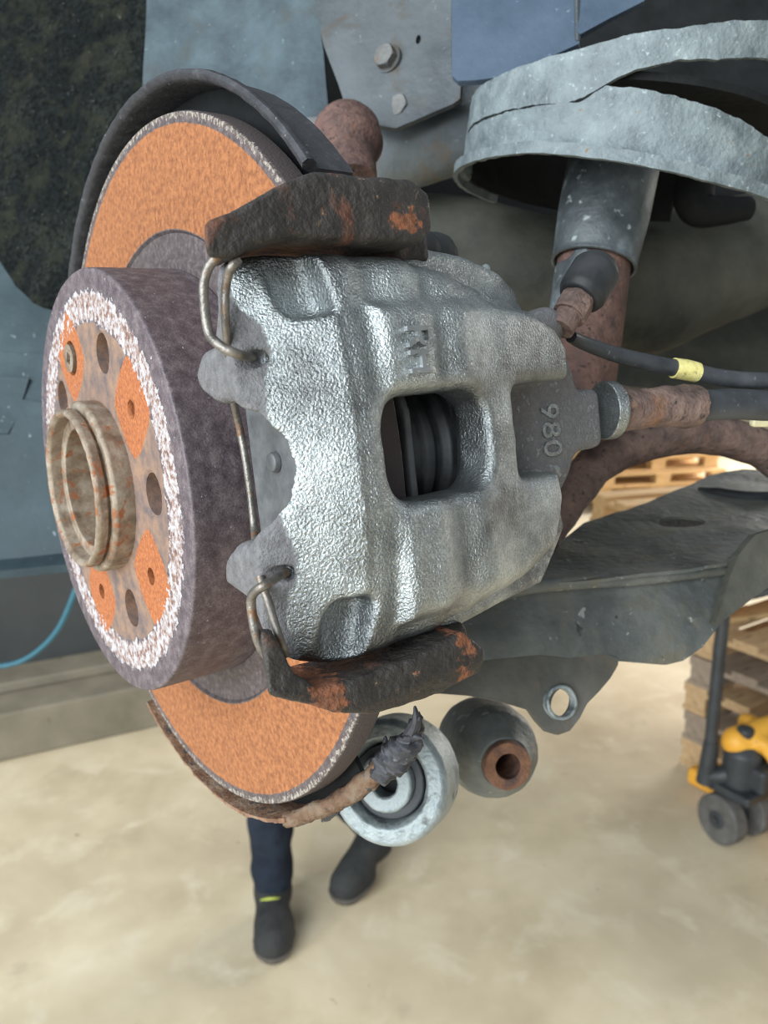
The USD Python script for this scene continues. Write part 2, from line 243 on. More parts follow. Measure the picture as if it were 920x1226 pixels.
def sdf_mesh(fn, lo, hi, h, smooth=2):
    ax = [np.arange(a, b + h, h, dtype=np.float32) for a, b in zip(lo, hi)]
    X, Y, Z = ax[0][:, None, None], ax[1][None, :, None], ax[2][None, None, :]
    F = np.asarray(fn(X, Y, Z), np.float32)
    F = np.broadcast_to(F, (len(ax[0]), len(ax[1]), len(ax[2]))).copy()
    F[[0, -1]] = np.maximum(F[[0, -1]], .5 * h); F[:, [0, -1]] = np.maximum(F[:, [0, -1]], .5 * h); F[:, :, [0, -1]] = np.maximum(F[:, :, [0, -1]], .5 * h)
    m = surface_nets(F, lo, h)
    if smooth:
        v0 = np.array(m.vertices); trimesh.smoothing.filter_taubin(m, iterations=smooth * 2)
        v1 = np.array(m.vertices); far = ~(np.linalg.norm(v1 - v0, axis=1) < 1.5 * h); v1[far] = v0[far]; m.vertices = v1
    return m


def poly2(P, X, Y):
    P = np.asarray(P, np.float32); d = None; sgn = None
    for i in range(len(P)):
        a, b = P[i], P[i - 1]; ex, ey = b - a
        wx, wy = X - a[0], Y - a[1]; t = np.clip((wx * ex + wy * ey) / (ex * ex + ey * ey), 0, 1)
        dd = (wx - ex * t) ** 2 + (wy - ey * t) ** 2
        c1, c2, c3 = Y >= a[1], Y < b[1], ex * wy > ey * wx
        k = np.where((c1 & c2 & c3) | (~c1 & ~c2 & ~c3), -1.0, 1.0)
        d, sgn = (dd, k) if d is None else (np.minimum(d, dd), sgn * k)
    return (sgn * np.sqrt(d)).astype(np.float32)


def smin(a, b, k):
    h = np.clip(.5 + .5 * (b - a) / k, 0, 1); return b + (a - b) * h - k * h * (1 - h)
def smax(a, b, k): return -smin(-a, -b, k)
def rbox(X, Y, Z, lo, hi, r):
    q = [np.abs(A_ - (a + b) / 2) - (b - a) / 2 + r for A_, a, b in zip((X, Y, Z), lo, hi)]
    return np.sqrt(sum(np.maximum(x, 0) ** 2 for x in q)) + np.minimum(np.maximum(np.maximum(q[0], q[1]), q[2]), 0) - r
def capsule(X, Y, Z, a, b, ra, rb=None):
    a, b = np.asarray(a, float), np.asarray(b, float); e = b - a; rb = ra if rb is None else rb
    t = np.clip(((X - a[0]) * e[0] + (Y - a[1]) * e[1] + (Z - a[2]) * e[2]) / (e @ e), 0, 1)
    return np.sqrt((X - a[0] - e[0] * t) ** 2 + (Y - a[1] - e[1] * t) ** 2 + (Z - a[2] - e[2] * t) ** 2) - (ra + (rb - ra) * t)
def ellipsoid(X, Y, Z, c, r):
    k = np.sqrt(sum(((A_ - a) / b) ** 2 for A_, a, b in zip((X, Y, Z), c, r))); return (k - 1) * min(r)


def xf(mesh, fr, org=None, scale=1.0):
    """Moves a mesh given in (axial, up, outward) coordinates into the world."""
    m = mesh.copy() if isinstance(mesh, trimesh.Trimesh) else trimesh.Trimesh(*meshkit.arrays(mesh)[:2], process=False)
    m.vertices = (ORG if org is None else org) + (np.asarray(m.vertices) * scale) @ fr
    if np.linalg.det(fr) < 0: m.invert()
    return m


def roughen(m, amp, scale, seed=0, octaves=3):
    m = m.copy(); n = np.array(m.vertex_normals)
    m.vertices = m.vertices + n * (amp * (2 * meshkit.fbm(np.asarray(m.vertices) * scale, octaves, seed) - 1))[:, None]
    return m


def lathe(profile, n=96):
    """profile: closed list of (radius, height) -> mesh turned about z."""
    P = np.asarray(profile, float); area = np.sum(P[:, 0] * np.roll(P[:, 1], -1) - np.roll(P[:, 0], -1) * P[:, 1])
    if area < 0: P = P[::-1]
    t = np.linspace(0, 2 * np.pi, n, endpoint=False); k = len(P)
    v = np.stack([P[None, :, 0] * np.cos(t)[:, None], P[None, :, 0] * np.sin(t)[:, None], np.broadcast_to(P[None, :, 1], (n, k))], -1).reshape(-1, 3)
    i, j = np.meshgrid(np.arange(n), np.arange(k), indexing='ij'); i2, j2 = (i + 1) % n, (j + 1) % k
    a, b, c, d = i * k + j, i2 * k + j, i2 * k + j2, i * k + j2
    f = np.concatenate([np.stack([a, b, c], -1).reshape(-1, 3), np.stack([a, c, d], -1).reshape(-1, 3)])
    m = trimesh.Trimesh(v, f, process=False); m.merge_vertices(); m.update_faces(m.nondegenerate_faces())
    return m


def round_profile(P, r=0.0008, n=3):
    """Rounds the corners of a closed polygon."""
    out = []; P = np.asarray(P, float)
    for i in range(len(P)):
        p, a, b = P[i], P[i - 1], P[(i + 1) % len(P)]
        la, lb = np.linalg.norm(a - p), np.linalg.norm(b - p); q = min(r, la / 2.2, lb / 2.2)
        if q < 1e-6 or p[0] < 1e-9: out.append(p); continue
        s, e = p + (a - p) / la * q, p + (b - p) / lb * q
        for t in np.linspace(0, 1, n + 1): out.append((1 - t) ** 2 * s + 2 * t * (1 - t) * p + t * t * e)
    return np.array(out)


def axis_frame(d):
    """Rows: x, y, z axes with z along d."""
    d = np.asarray(d, float) / np.linalg.norm(d); x = np.cross([0, 0, 1.0] if abs(d[2]) < .95 else [1.0, 0, 0], d); x /= np.linalg.norm(x)
    return np.array([x, np.cross(d, x), d])


def turned(profile, a, d, n=64, r=0.0008):
    """A lathe part standing at a with its axis along d; profile heights run along d."""
    return xf(lathe(round_profile(profile, r), n), axis_frame(d), np.asarray(a, float))


def smooth_path(pts, n=12):
    P = np.asarray(pts, float); Q = np.vstack([2 * P[0] - P[1], P, 2 * P[-1] - P[-2]]); out = []
    for i in range(len(P) - 1):
        p0, p1, p2, p3 = Q[i:i + 4]
        for t in np.linspace(0, 1, n, endpoint=False):
            out.append(.5 * (2 * p1 + (p2 - p0) * t + (2 * p0 - 5 * p1 + 4 * p2 - p3) * t * t + (3 * p1 - p0 - 3 * p2 + p3) * t ** 3))
    return np.array(out + [P[-1]])


def tube(pts, r, k=16, n=10, curve=True):
    P = smooth_path(pts, n) if curve else np.asarray(pts, float)
    r = np.full(len(P), r) if np.ndim(r) == 0 else np.interp(np.linspace(0, 1, len(P)), np.linspace(0, 1, len(r)), r)
    T = np.gradient(P, axis=0); T /= np.linalg.norm(T, axis=1)[:, None]
    x = np.cross(T[0], [0.3, 0.5, 0.8]); x /= np.linalg.norm(x); rings = []; a = np.linspace(0, 2 * np.pi, k, endpoint=False)
    for p, t, q in zip(P, T, r):
        x = x - t * (x @ t); x /= np.linalg.norm(x); y = np.cross(t, x)
        rings.append(p + q * (np.cos(a)[:, None] * x + np.sin(a)[:, None] * y))
    v = np.vstack(rings + [P[:1], P[-1:]]); m = len(P); f = []
    i, j = np.meshgrid(np.arange(m - 1), np.arange(k), indexing='ij'); j2 = (j + 1) % k
    A_, B_, C_, D_ = i * k + j, i * k + j2, (i + 1) * k + j2, (i + 1) * k + j
    f = [np.stack([A_, B_, C_], -1).reshape(-1, 3), np.stack([A_, C_, D_], -1).reshape(-1, 3)]
    jj = np.arange(k); f += [np.stack([(jj + 1) % k, jj, np.full(k, m * k)], 1), np.stack([(m - 1) * k + jj, (m - 1) * k + (jj + 1) % k, np.full(k, m * k + 1)], 1)]
    return trimesh.Trimesh(v, np.vstack(f), process=False)


def plate(px, plane, thick, holes=(), fine=0.006, disp=None, rough=0.0, rscale=60, seed=0, cut=None):
    """Sheet metal or moulding: an outline measured in the photo, laid on the plane through three placed points, with real thickness (away from the eye)."""
    p0, p1, p2 = [at(*q, d) for q, d in plane]; n = np.cross(p1 - p0, p2 - p0); n /= np.linalg.norm(n)
    if n @ (p0 - CAM) < 0: n = -n                                # points away from the eye
    x = np.cross([0, 0, 1.0], n); x = x / np.linalg.norm(x) if np.linalg.norm(x) > .1 else np.array([1.0, 0, 0]); y = np.cross(n, x)
    def to2(q):
        r = ray(*q); t = ((p0 - CAM) @ n) / (r @ n); h_ = CAM + t * r - p0; return (h_ @ x, h_ @ y)
    sh = Polygon([to2(q) for q in px]).buffer(0)
    if sh.geom_type != 'Polygon': sh = max(sh.geoms, key=lambda s: s.area)
    for h_ in holes: sh = sh.difference(Polygon([to2(q) for q in h_]))
    sh = sh.buffer(-.0012).buffer(.0012)
    if sh.geom_type != 'Polygon': sh = max(sh.geoms, key=lambda s: s.area)
    cs = CrossSection([np.asarray(sh.exterior.coords)[:-1]] + [np.asarray(i.coords)[:-1] for i in sh.interiors], m3.FillRule.EvenOdd)
    mf = Manifold.extrude(cs, thick).refine_to_length(fine)
    v = np.asarray(mf.to_mesh().vert_properties[:, :3], float); f = np.asarray(mf.to_mesh().tri_verts)
    off = np.zeros(len(v))
    if disp is not None: off += disp(v[:, 0], v[:, 1])
    if rough: off += rough * (2 * meshkit.fbm(np.c_[v[:, :2], np.zeros(len(v))] * rscale, 3, seed) - 1)
    v[:, 2] -= off                                                # positive displacement comes towards the eye
    w = p0 + v[:, :1] * x + v[:, 1:2] * y + v[:, 2:] * n
    m = trimesh.Trimesh(w, f, process=False)
    if m.volume < 0: m.invert()
    return m


def ell(cx, cy, a, b, rot=0, n=28):
    t = np.linspace(0, 2 * np.pi, n, endpoint=False); c, s = math.cos(math.radians(rot)), math.sin(math.radians(rot))
    return [(cx + a * math.cos(q) * c - b * math.sin(q) * s, cy + a * math.cos(q) * s + b * math.sin(q) * c) for q in t]


def box(lo, hi, r=0.0):
    lo, hi = np.asarray(lo, float), np.asarray(hi, float)
    if not r:
        m = trimesh.creation.box(hi - lo); m.apply_translation((lo + hi) / 2); return m
    s = [Manifold.sphere(r, 12).translate([float(x) for x in np.where(k, hi - r, lo + r)]) for k in np.ndindex(2, 2, 2)]
    return trimesh.Trimesh(*meshkit.arrays(Manifold.batch_hull(s))[:2], process=False)


def turn_z(mesh, deg, loc):
    c, s = math.cos(math.radians(deg)), math.sin(math.radians(deg)); m = mesh.copy()
    m.vertices = np.asarray(m.vertices) @ np.array([[c, s, 0], [-s, c, 0], [0, 0, 1]]) + np.asarray(loc, float); return m


def hexnut(a, d, r, h, cham=.15):
    m = Manifold.cylinder(h, r, r, 6) ^ Manifold.hull_points(np.vstack([np.asarray(lathe([(0, -h * .02), (r * .9, -h * .02), (r * 1.02, h * .15), (r * 1.02, h * .75), (r * .88, h * 1.01), (0, h * 1.01)], 36).vertices)]))
    return xf(m, axis_frame(d), np.asarray(a, float))


# ------------------------------------------------------------------ the setting
single('floor', 'pale stained concrete workshop floor', None, box((-6, -6, -.12), (9, 14, 0)), 'floor_concrete', None, kind='structure')
single('wall_back', 'cream far wall of the workshop', None, box((-6, 14, 0), (9, 14.2, 5)), 'wall_plaster', None, kind='structure')
K0, K1 = on_floor(0, 913), on_floor(200, 868)
KD = (K1 - K0) / np.linalg.norm(K1 - K0); KN = np.array([-KD[1], KD[0], 0])
KF = np.array([KD, KN, [0, 0, 1.0]])
def kerb(lo, hi, r=0.0): return xf(box(lo, hi, r), KF, K0)
wl = thing('wall_left', 'grey metal clad wall above a low concrete plinth', None, K0, kind='structure')
part(wl, 'plinth', kerb((-1.6, 0, 0), (2.4, .38, .20), .012), 'kerb_concrete', 40)
part(wl, 'plinth_upstand', kerb((-1.6, .19, .20), (2.4, .42, .245), .01), 'kerb_concrete', 40)
for k in range(3):
    part(wl, 'cladding_panel', kerb((-1.6 + 1.33 * k, .36, .24), (-1.6 + 1.33 * k + 1.32, .42, 1.05), .008), 'wall_cladding', 40)
pts = [at(-40, 800, 2.9), at(10, 796, 2.9), at(40, 783, 2.9), at(68, 755, 2.9), at(88, 712, 2.9), at(100, 670, 2.9), at(112, 610, 2.95)]
single('air_hose', 'blue plastic air hose looping in front of the grey wall', 'hose', tube(pts, .009, 12), 'air_hose', 60)

# pallets
def pallet_parts(p, wood):
    L, Wd = 1.2, .8; b = lambda n, lo, hi: part(p, n, box(lo, hi), wood, None)
    for y in (0, .35, .70): b('bottom_board', (0, y, 0), (L, y + .10, .018))
    for x in (0, .5275, 1.055):
        for y in (0, .35, .70): b('block', (x + .004, y + .006, .018), (x + .14, y + .094, .078))
    for x in (0, .5275, 1.055): b('stringer_board', (x, 0, .078), (x + .145, Wd, .096))
    for y in (0, .175, .34, .525, .70): b('deck_board', (0, y, .096), (L, y + .1, .114))
PH = .1155
protos = {}
def pallet(loc, rot, wood, label, group):
    path = numbered('/World', 'wooden_pallet'); x = UsdGeom.Xform.Define(stage, path)
    x.AddTranslateOp().Set(Gf.Vec3d(*map(float, loc))); x.AddRotateZOp().Set(rot); base_of[path] = np.zeros(3)
    tag(x.GetPrim(), label, 'pallet', group)
    if wood in protos:
        x.GetPrim().GetReferences().AddInternalReference(protos[wood]); x.GetPrim().SetInstanceable(True)
    else:
        protos[wood] = path; pallet_parts(path, 'pallet_wood_' + wood)
JW = on_floor(862, 1006)
JA = np.radians(-56); E1 = np.array([math.cos(JA), math.sin(JA), 0]); EN = np.array([-E1[1], E1[0], 0])   # along the stack's face; into the stack
hc = JW + np.array([.90, .43, 0]) * .065
PC = hc - .40 * E1 + .24 * EN                                      # left front corner of the near stack
ordinal = ['lowest', 'second', 'third', 'fourth', 'fifth', 'sixth', 'seventh', 'eighth', 'ninth', 'topmost']
rp = np.random.default_rng(4)
for k in range(8):
    wood = 'bcbcbaba'[k]; j = [rp.uniform(-.012, .012), rp.uniform(-.012, .012), 0] if k else [0, 0, 0]
    low = k < 5
    pallet((PC + .8 * E1 if low else PC + .04 * E1) + np.array(j) + [0, 0, PH * k], 34 + (rp.uniform(-1.2, 1.2) if k else 0) if low else 16 + rp.uniform(-2, 2), wood,
           f'{"topmost" if k == 7 else ordinal[k]} wooden pallet of the near stack behind the yellow pallet truck', 'pallets stacked behind the pallet truck')
P2 = on_floor(712, 616)
for k in range(9):
    pallet(P2 + [rp.uniform(-.03, .03) + .0 * k, rp.uniform(-.03, .03), PH * k], 14 + rp.uniform(-2, 2), 'a',
           f'{"topmost" if k == 8 else ordinal[k]} pale wooden pallet of the far stack seen through the suspension gap', 'pallets in the far stack')

# pallet truck, its forks pushed into the lowest pallet
jt = thing('pallet_truck', 'yellow hand pallet truck with black pump and grey steering wheels', 'pallet truck', JW)
axd = np.array([.90, .43, 0]); axd /= np.linalg.norm(axd)
JF = np.array([EN, -E1, [0, 0, 1.0]])                                # truck coordinates: into the stack, left, up
def tk(m): return xf(m, JF, hc)
for k in range(2):
    c = JW + [0, 0, .085] + axd * (.125 * k)
    w_ = part(jt, 'steering_wheel', turned([(.018, -.026), (.085, -.026), (.085, .026), (.018, .026)], c, axd, 48, .008), 'jack_wheel', 40)
    part(w_, 'wheel_cap', turned([(.0, -.031), (.03, -.031), (.03, .031), (.0, .031)], c, axd, 24, .004), 'jack_black', 40)
part(jt, 'axle', turned([(0, -.04), (.013, -.04), (.013, .17), (0, .17)], JW + [0, 0, .085], axd, 16), 'jack_black', 40)
part(jt, 'steering_fork', trimesh.util.concatenate([tk(box((-.04, -.024, .06), (.04, .024, .20), .01)), tk(box((-.08, -.085, .172), (.09, .085, .205), .01))]), 'jack_black', 40)
part(jt, 'pump_body', trimesh.util.concatenate([turned([(0, .19), (.062, .19), (.062, .32), (.04, .345), (0, .345)], hc, (0, 0, 1), 32, .01), tk(box((-.03, -.10, .205), (.10, .06, .29), .015))]), 'jack_black', 40)
part(jt, 'piston_cover', turned([(0, .34), (.03, .34), (.028, .40), (0, .41)], hc, (0, 0, 1), 24, .008), 'jack_black', 40)
hb = hc + [-.105, .02, .22]
part(jt, 'handle_socket', trimesh.util.concatenate([tube([hc + [-.02, 0, .24], (hc + [-.02, 0, .24] + hb) / 2 + [0, 0, -.01], hb], [.034, .034, .03], 14), tube([hb + [0, 0, -.03], hb + [.004, 0, .12]], [.032, .024], 14)]), 'jack_black', 40)
part(jt, 'handle_shaft', tube([hb + [.003, 0, .10], hb + [.006, .01, .38], hb + [.010, .02, .64]], .021, 14), 'jack_black', 50)
part(jt, 'handle_grip', tube([hb + [-.13, .06, .86], hb + [-.10, .05, .68], hb + [.010, .02, .62], hb + [.17, -.02, .68], hb + [.20, -.04, .86], hb + [.03, .02, .91], hb + [-.13, .06, .86]], .014, 12), 'jack_black', 50)
part(jt, 'lift_frame', tk(sdf_mesh(lambda X, Y, Z: smin(smin(capsule(X, Y, Z, (-.01, .02, .345), (.13, -.04, .37), .05, .055), rbox(X, Y, Z, (.10, -.12, .08), (.15, .10, .38), .02), .04), smin(rbox(X, Y, Z, (.10, -.27, .025), (.17, .27, .09), .012), capsule(X, Y, Z, (.02, -.06, .36), (.12, -.25, .07), .022, .022), .03), .03), (-.08, -.30, .01), (.22, .30, .45), .009)), 'jack_yellow', 50)
for s_ in (-.175, .175):
    part(jt, 'fork', tk(box((.14, s_ - .075, .026), (1.20, s_ + .075, .070), .012)), 'jack_yellow', 40)

# the person walking towards the wheel
BF, BB = on_floor(322, 1132), on_floor(428, 1074)
hip = np.array([(BF[0] + BB[0]) / 2 - .01, (BF[1] + BB[1]) / 2 + .06, .90])
ps = thing('person', 'person in dark navy work trousers and grey safety boots walking behind the brake disc', 'person', (hip[0], hip[1], 0))
def P_(x, y, z): return (hip[0] + x, hip[1] + y, z)
LA, RA = np.array([BF[0] - .0, BF[1] + .11, .10]), np.array([BB[0] + .045, BB[1] + .12, .14])
LH, RH_ = np.array(P_(-.10, 0, .90)), np.array(P_(.10, 0, .90))
LK, RK = np.array([(LA[0] + LH[0]) / 2 - .0, min(LH[1], LA[1]) - .05, .50]), np.array([(RA[0] + RH_[0]) / 2 - .09, min(RA[1], RH_[1]) - .09, .51])
def trousers(X, Y, Z):
    d = None
    for h_, k_, a_ in ((LH, LK, LA), (RH_, RK, RA)):
        leg = smin(capsule(X, Y, Z, h_, k_, .088, .066), capsule(X, Y, Z, k_, a_ + [0, .01, .03], .066, .058), .04)
        leg = smax(leg, a_[2] - .025 - Z, .012)
        d = leg if d is None else smin(d, leg, .05)
    d = smin(d, ellipsoid(X, Y, Z, P_(0, .0, .95), (.175, .115, .13)), .05)
    return np.maximum(d, Z - 1.03)
lo, hi = (hip[0] - .35, min(LA[1], RK[1]) - .25, .05), (hip[0] + .35, max(RA[1], hip[1]) + .25, 1.1)
tr = roughen(sdf_mesh(trousers, lo, hi, .009, 4), .010, 12, 3, 2); part(ps, 'trousers', tr, 'trousers', 60)
def boot(a, toe, z0, lift, nm):
    toe = np.asarray(toe, float); d = toe - a; d[2] = 0; Lr = np.linalg.norm(d); d /= Lr; n_ = np.array([-d[1], d[0], 0])
    def B(u, s, z): return np.array([a[0], a[1], 0]) + d * u + n_ * s + [0, 0, z + lift * max(0, (.14 - u) / .2)]
    def f(X, Y, Z):
        q = capsule(X, Y, Z, B(-.03, 0, .115), B(-.025, 0, .06), .047, .046)
        q = smin(q, capsule(X, Y, Z, B(.0, 0, .085), B(.13, 0, .05), .05, .046), .04)
        q = smin(q, capsule(X, Y, Z, B(.10, .008, .045), B(.15, .004, .044), .053, .046), .03)
        return q
    def cutz(X, Y):
        u = (X - a[0]) * d[0] + (Y - a[1]) * d[1]; return z0 + lift * np.maximum(0, (.14 - u) / .2)
    lo_, hi_ = a - [.27, .27, a[2] + .02], a + [.27, .27, .2 - .02]
    up = part(ps, nm, sdf_mesh(lambda X, Y, Z: np.maximum(np.maximum(f(X, Y, Z), cutz(X, Y) + .018 - Z), -1), lo_, hi_, .006), 'boot_leather', 60)
    part(up, 'sole', sdf_mesh(lambda X, Y, Z: np.maximum(np.maximum(f(X, Y, Z + 0 * X) - .007, Z - cutz(X, Y) - .030), cutz(X, Y) - Z), lo_, hi_, .006), 'boot_sole', 60)
    for k, (u, z) in enumerate(((.030, .128), (.055, .116))):
        part(up, 'reflective_strip', tube([B(u, -.03, z - .012), B(u + .008, -.012, z - .002), B(u + .009, .006, z - .002), B(u + .004, .022, z - .008)], .0055, 8), 'boot_yellow', 50)
boot(LA, BF + [.012, .0, 0], 0.0, 0.0, 'boot'); boot(RA, BB + [-.035, .0, 0], 0.0, .045, 'boot')
def torso(X, Y, Z):
    d = smin(ellipsoid(X, Y, Z, P_(0, .01, 1.02), (.175, .125, .16)), ellipsoid(X, Y, Z, P_(0, .0, 1.27), (.19, .125, .22)), .10)
    d = smin(d, capsule(X, Y, Z, P_(-.17, .0, 1.41), P_(.17, .0, 1.41), .06), .07)
    for s in (-1, 1):
        d = smin(d, smin(capsule(X, Y, Z, P_(s * .18, 0, 1.41), P_(s * .225, .03, 1.13), .058, .046), capsule(X, Y, Z, P_(s * .225, .03, 1.13), P_(s * .19, -.12, .93), .046, .036), .02), .03)
    return np.maximum(d, .91 - Z)
part(ps, 'jacket', roughen(sdf_mesh(torso, P_(-.36, -.25, .85), P_(.36, .22, 1.56), .009), .006, 16, 5), 'jacket', 60)
def head(X, Y, Z):
    d = smin(ellipsoid(X, Y, Z, P_(0, -.005, 1.635), (.075, .095, .105)), ellipsoid(X, Y, Z, P_(0, -.03, 1.57), (.055, .065, .055)), .03)
    d = smin(d, capsule(X, Y, Z, P_(0, .015, 1.44), P_(0, .01, 1.56), .056, .052), .03)
    d = smin(d, capsule(X, Y, Z, P_(0, -.10, 1.625), P_(0, -.113, 1.592), .008, .012), .012)
    d = smin(d, capsule(X, Y, Z, P_(-.02, -.088, 1.555), P_(.02, -.088, 1.555), .007), .008)
    for s in (-1, 1):
        d = smax(d, -ellipsoid(X, Y, Z, P_(s * .031, -.105, 1.63), (.014, .014, .009)), .008)
        d = smin(d, ellipsoid(X, Y, Z, P_(s * .077, .012, 1.615), (.011, .02, .031)), .006)
        w_ = P_(s * .19, -.12, .93); e = np.array([w_[0], w_[1] - .055, w_[2] - .055])
        d = np.minimum(d, smin(capsule(X, Y, Z, w_, e, .028, .034), capsule(X, Y, Z, (w_[0], w_[1] + .02, w_[2] + .03), w_, .026), .02))
        for j in range(4):
            b0 = e + np.array([(j - 1.5) * .0175, -.018, -.012]); b1 = b0 + np.array([-s * .004, -.026, -.032 + .002 * abs(j - 1)]); b2 = b1 + np.array([-s * .004, .004, -.036 + .004 * abs(j - 1.3)])
            d = smin(d, np.minimum(capsule(X, Y, Z, b0, b1, .009, .0085), capsule(X, Y, Z, b1, b2, .0085, .007)), .006)
        t0 = np.array([w_[0] - s * .026, w_[1] - .02, w_[2] - .02]); t1 = t0 + np.array([-s * .022, -.03, -.025]); d = smin(d, smin(capsule(X, Y, Z, t0, t1, .012, .010), capsule(X, Y, Z, t1, t1 + np.array([.004 * s, -.02, -.024]), .010, .008), .005), .008)
    return d
part(ps, 'body', sdf_mesh(head, P_(-.27, -.28, .78), P_(.27, .15, 1.76), .0055), 'skin', 60)
part(ps, 'hair', roughen(sdf_mesh(lambda X, Y, Z: np.maximum(ellipsoid(X, Y, Z, P_(0, .008, 1.645), (.083, .1, .106)), np.maximum(1.60 - Z, (1.66 - Z) - (Y - hip[1]) * 1.6 - .03)), P_(-.12, -.13, 1.5), P_(.12, .14, 1.78), .007), .006, 60, 2), 'hair', 60)
for s in (-1, 1):
    e = trimesh.creation.icosphere(2, .0105); e.apply_translation(P_(s * .031, -.083, 1.63)); part(ps, 'eye', e, 'eye', 60)


# ------------------------------------------------------------------ brake disc, hub, splash shield (axial, up, outward coordinates about the axle)
SWAP = np.array([[0, 1, 0], [0, 0, 1], [1, 0, 0]], float)           # a lathe's (x, y, z) to (up, outward, axial)
def ring(profile, n=240, rnd=.0008): return xf(lathe(round_profile(profile, rnd), n), SWAP @ WHEEL)
def wheel_uvw(v): return (np.asarray(v) - ORG) @ WHEEL.T
def polar(v):
    q = wheel_uvw(v); return q[:, 0], np.hypot(q[:, 1], q[:, 2]), np.degrees(np.arctan2(q[:, 2], q[:, 1]))
HATU = -.0364
disc = thing('brake_disc', 'rusty orange brake disc with a raised round hat and bolt holes', 'brake disc', ORG)
rr = [.0872, .0880, .0935, .0945, .1045, .1056, .1065] + list(np.linspace(.109, .1475, 16)) + [.1490, .1502]
prof = [(r, {True: .0012, False: 0.0}[.0940 < r < .1050]) for r in rr] + [(.1508, .0012), (.1508, .0098), (.1500, .0108), (.107, .0108), (.0872, .0108)]
def disc_paint(v):
    u, r, a = polar(v)
    front = (np.abs(u - .0054) > .0049)
    o = np.clip((r - .1050) / .0022, 0, 1) * np.clip((.1474 - r) / .0022, 0, 1) * front
    gr = np.clip(1 - np.abs(r - .0995) / .006, 0, 1) * 1.2 * front + .8 * np.clip((r - .1502) / .0004, 0, 1)
    rim = np.clip((r - .1470) / .0015, 0, 1) * front * .55
    return np.stack([o, gr, rim], 1)
dm = xf(lathe(prof, 360), SWAP @ WHEEL)
part(disc, 'friction_ring', dm, 'disc_metal', 40, disc_paint)
hat = Manifold(m3.Mesh(np.asarray(lathe(round_profile([(.0335, HATU), (.0900, HATU), (.0900, .0003), (.0780, .0003), (.0780, HATU + .012), (.0335, HATU + .012)], .0014), 180).vertices, np.float32),
                       np.asarray(lathe(round_profile([(.0335, HATU), (.0900, HATU), (.0900, .0003), (.0780, .0003), (.0780, HATU + .012), (.0335, HATU + .012)], .0014), 180).faces, np.uint32)))
BOLT = [(.0572, 10.6), (.0548, 84), (.0542, 159), (.0560, 231), (.0600, -57)]
LOCA = [(.0537, 47.2), (.0551, 121.6), (.0556, 197.4), (.056, 265)]
SCREW = (.0600, -29.4)
def pol(r, a): return (r * math.cos(math.radians(a)), r * math.sin(math.radians(a)))
for r, a in BOLT:
    x, y = pol(r, a)
    hat -= Manifold.cylinder(.03, .0082, .0082, 40).translate([x, y, HATU - .006])
    hat -= Manifold.cylinder(.0012, .0096, .0080, 40).translate([x, y, HATU - .0001])
for r, a in LOCA:
    x, y = pol(r, a); hat -= Manifold.cylinder(.03, .0036, .0036, 24).translate([x, y, HATU - .006])
x, y = pol(*SCREW); hat -= Manifold.cylinder(.006, .0078, .0062, 32).translate([x, y, HATU - .0004])
hat = hat.refine_to_length(.0018)
def hat_paint(v):
    u, r, a = polar(v); face = (u < HATU + .0009)
    o = np.zeros(len(r)); hole = np.zeros(len(r), bool)
    for rc, ac in LOCA + [SCREW]:
        pv, pw = pol(rc + .0005, ac); dv, dw = r * np.cos(np.radians(a)) - pv, r * np.sin(np.radians(a)) - pw
        o = np.maximum(o, np.clip(.5 + 3.2 * (1 - (np.abs(dv) / .0200) ** 1.3 - (np.abs(dw) / .0185) ** 1.3), 0, 1))
    for rc, ac in BOLT:
        d_ = np.hypot(r * np.cos(np.radians(a)) - pol(rc, ac)[0], r * np.sin(np.radians(a)) - pol(rc, ac)[1]); hole = hole | ((d_ < .0089) & (u > HATU + .0006)); o = np.where(d_ < .0089, 0, o)
    sc = np.clip(1.9 - 1.9 * np.abs(r - .0748) / .0078, 0, .80)
    for rc, ac in BOLT:
        t = ((a - ac + 180) % 360 - 180) * math.pi / 180 * .057
        sc = np.maximum(sc, .62 * np.clip(1 - np.abs(t) / .011, 0, 1) * np.clip(1 - np.abs(r - .069) / .006, 0, 1))
    inner = np.clip((.0705 - r) / .003, 0, 1) * (1 - np.clip(sc * 1.3, 0, 1))
    return np.stack([o * (u < HATU + .009) * (r < .08), np.clip(sc, 0, 1) * face * (1 - o * .6), np.where(hole & (r < .075), 1.0, inner * face * (1 - o))], 1)
part(disc, 'hat', roughen(xf(hat, SWAP @ WHEEL), .00018, 500, 2), 'hat_metal', 40, hat_paint)
for r, a in BOLT:
    x, y = pol(r, a)
    part(disc, 'hole_floor', xf(turned([(0, 0), (.0081, 0), (.0081, .002), (0, .002)], (x, y, HATU + .0085), (0, 0, 1), 28), SWAP @ WHEEL), 'hole_rust', 40)
x, y = pol(*SCREW)
scr = Manifold.cylinder(.004, .0062, .0058, 32).translate([x, y, HATU - .0012]) - Manifold.cube([.0046, .0046, .003], True).rotate([0, 0, 20]).translate([x, y, HATU - .0012])
part(disc, 'locating_screw', xf(scr.refine_to_length(.002), SWAP @ WHEEL), 'hub_metal', 40, label='rusty socket head locating screw')

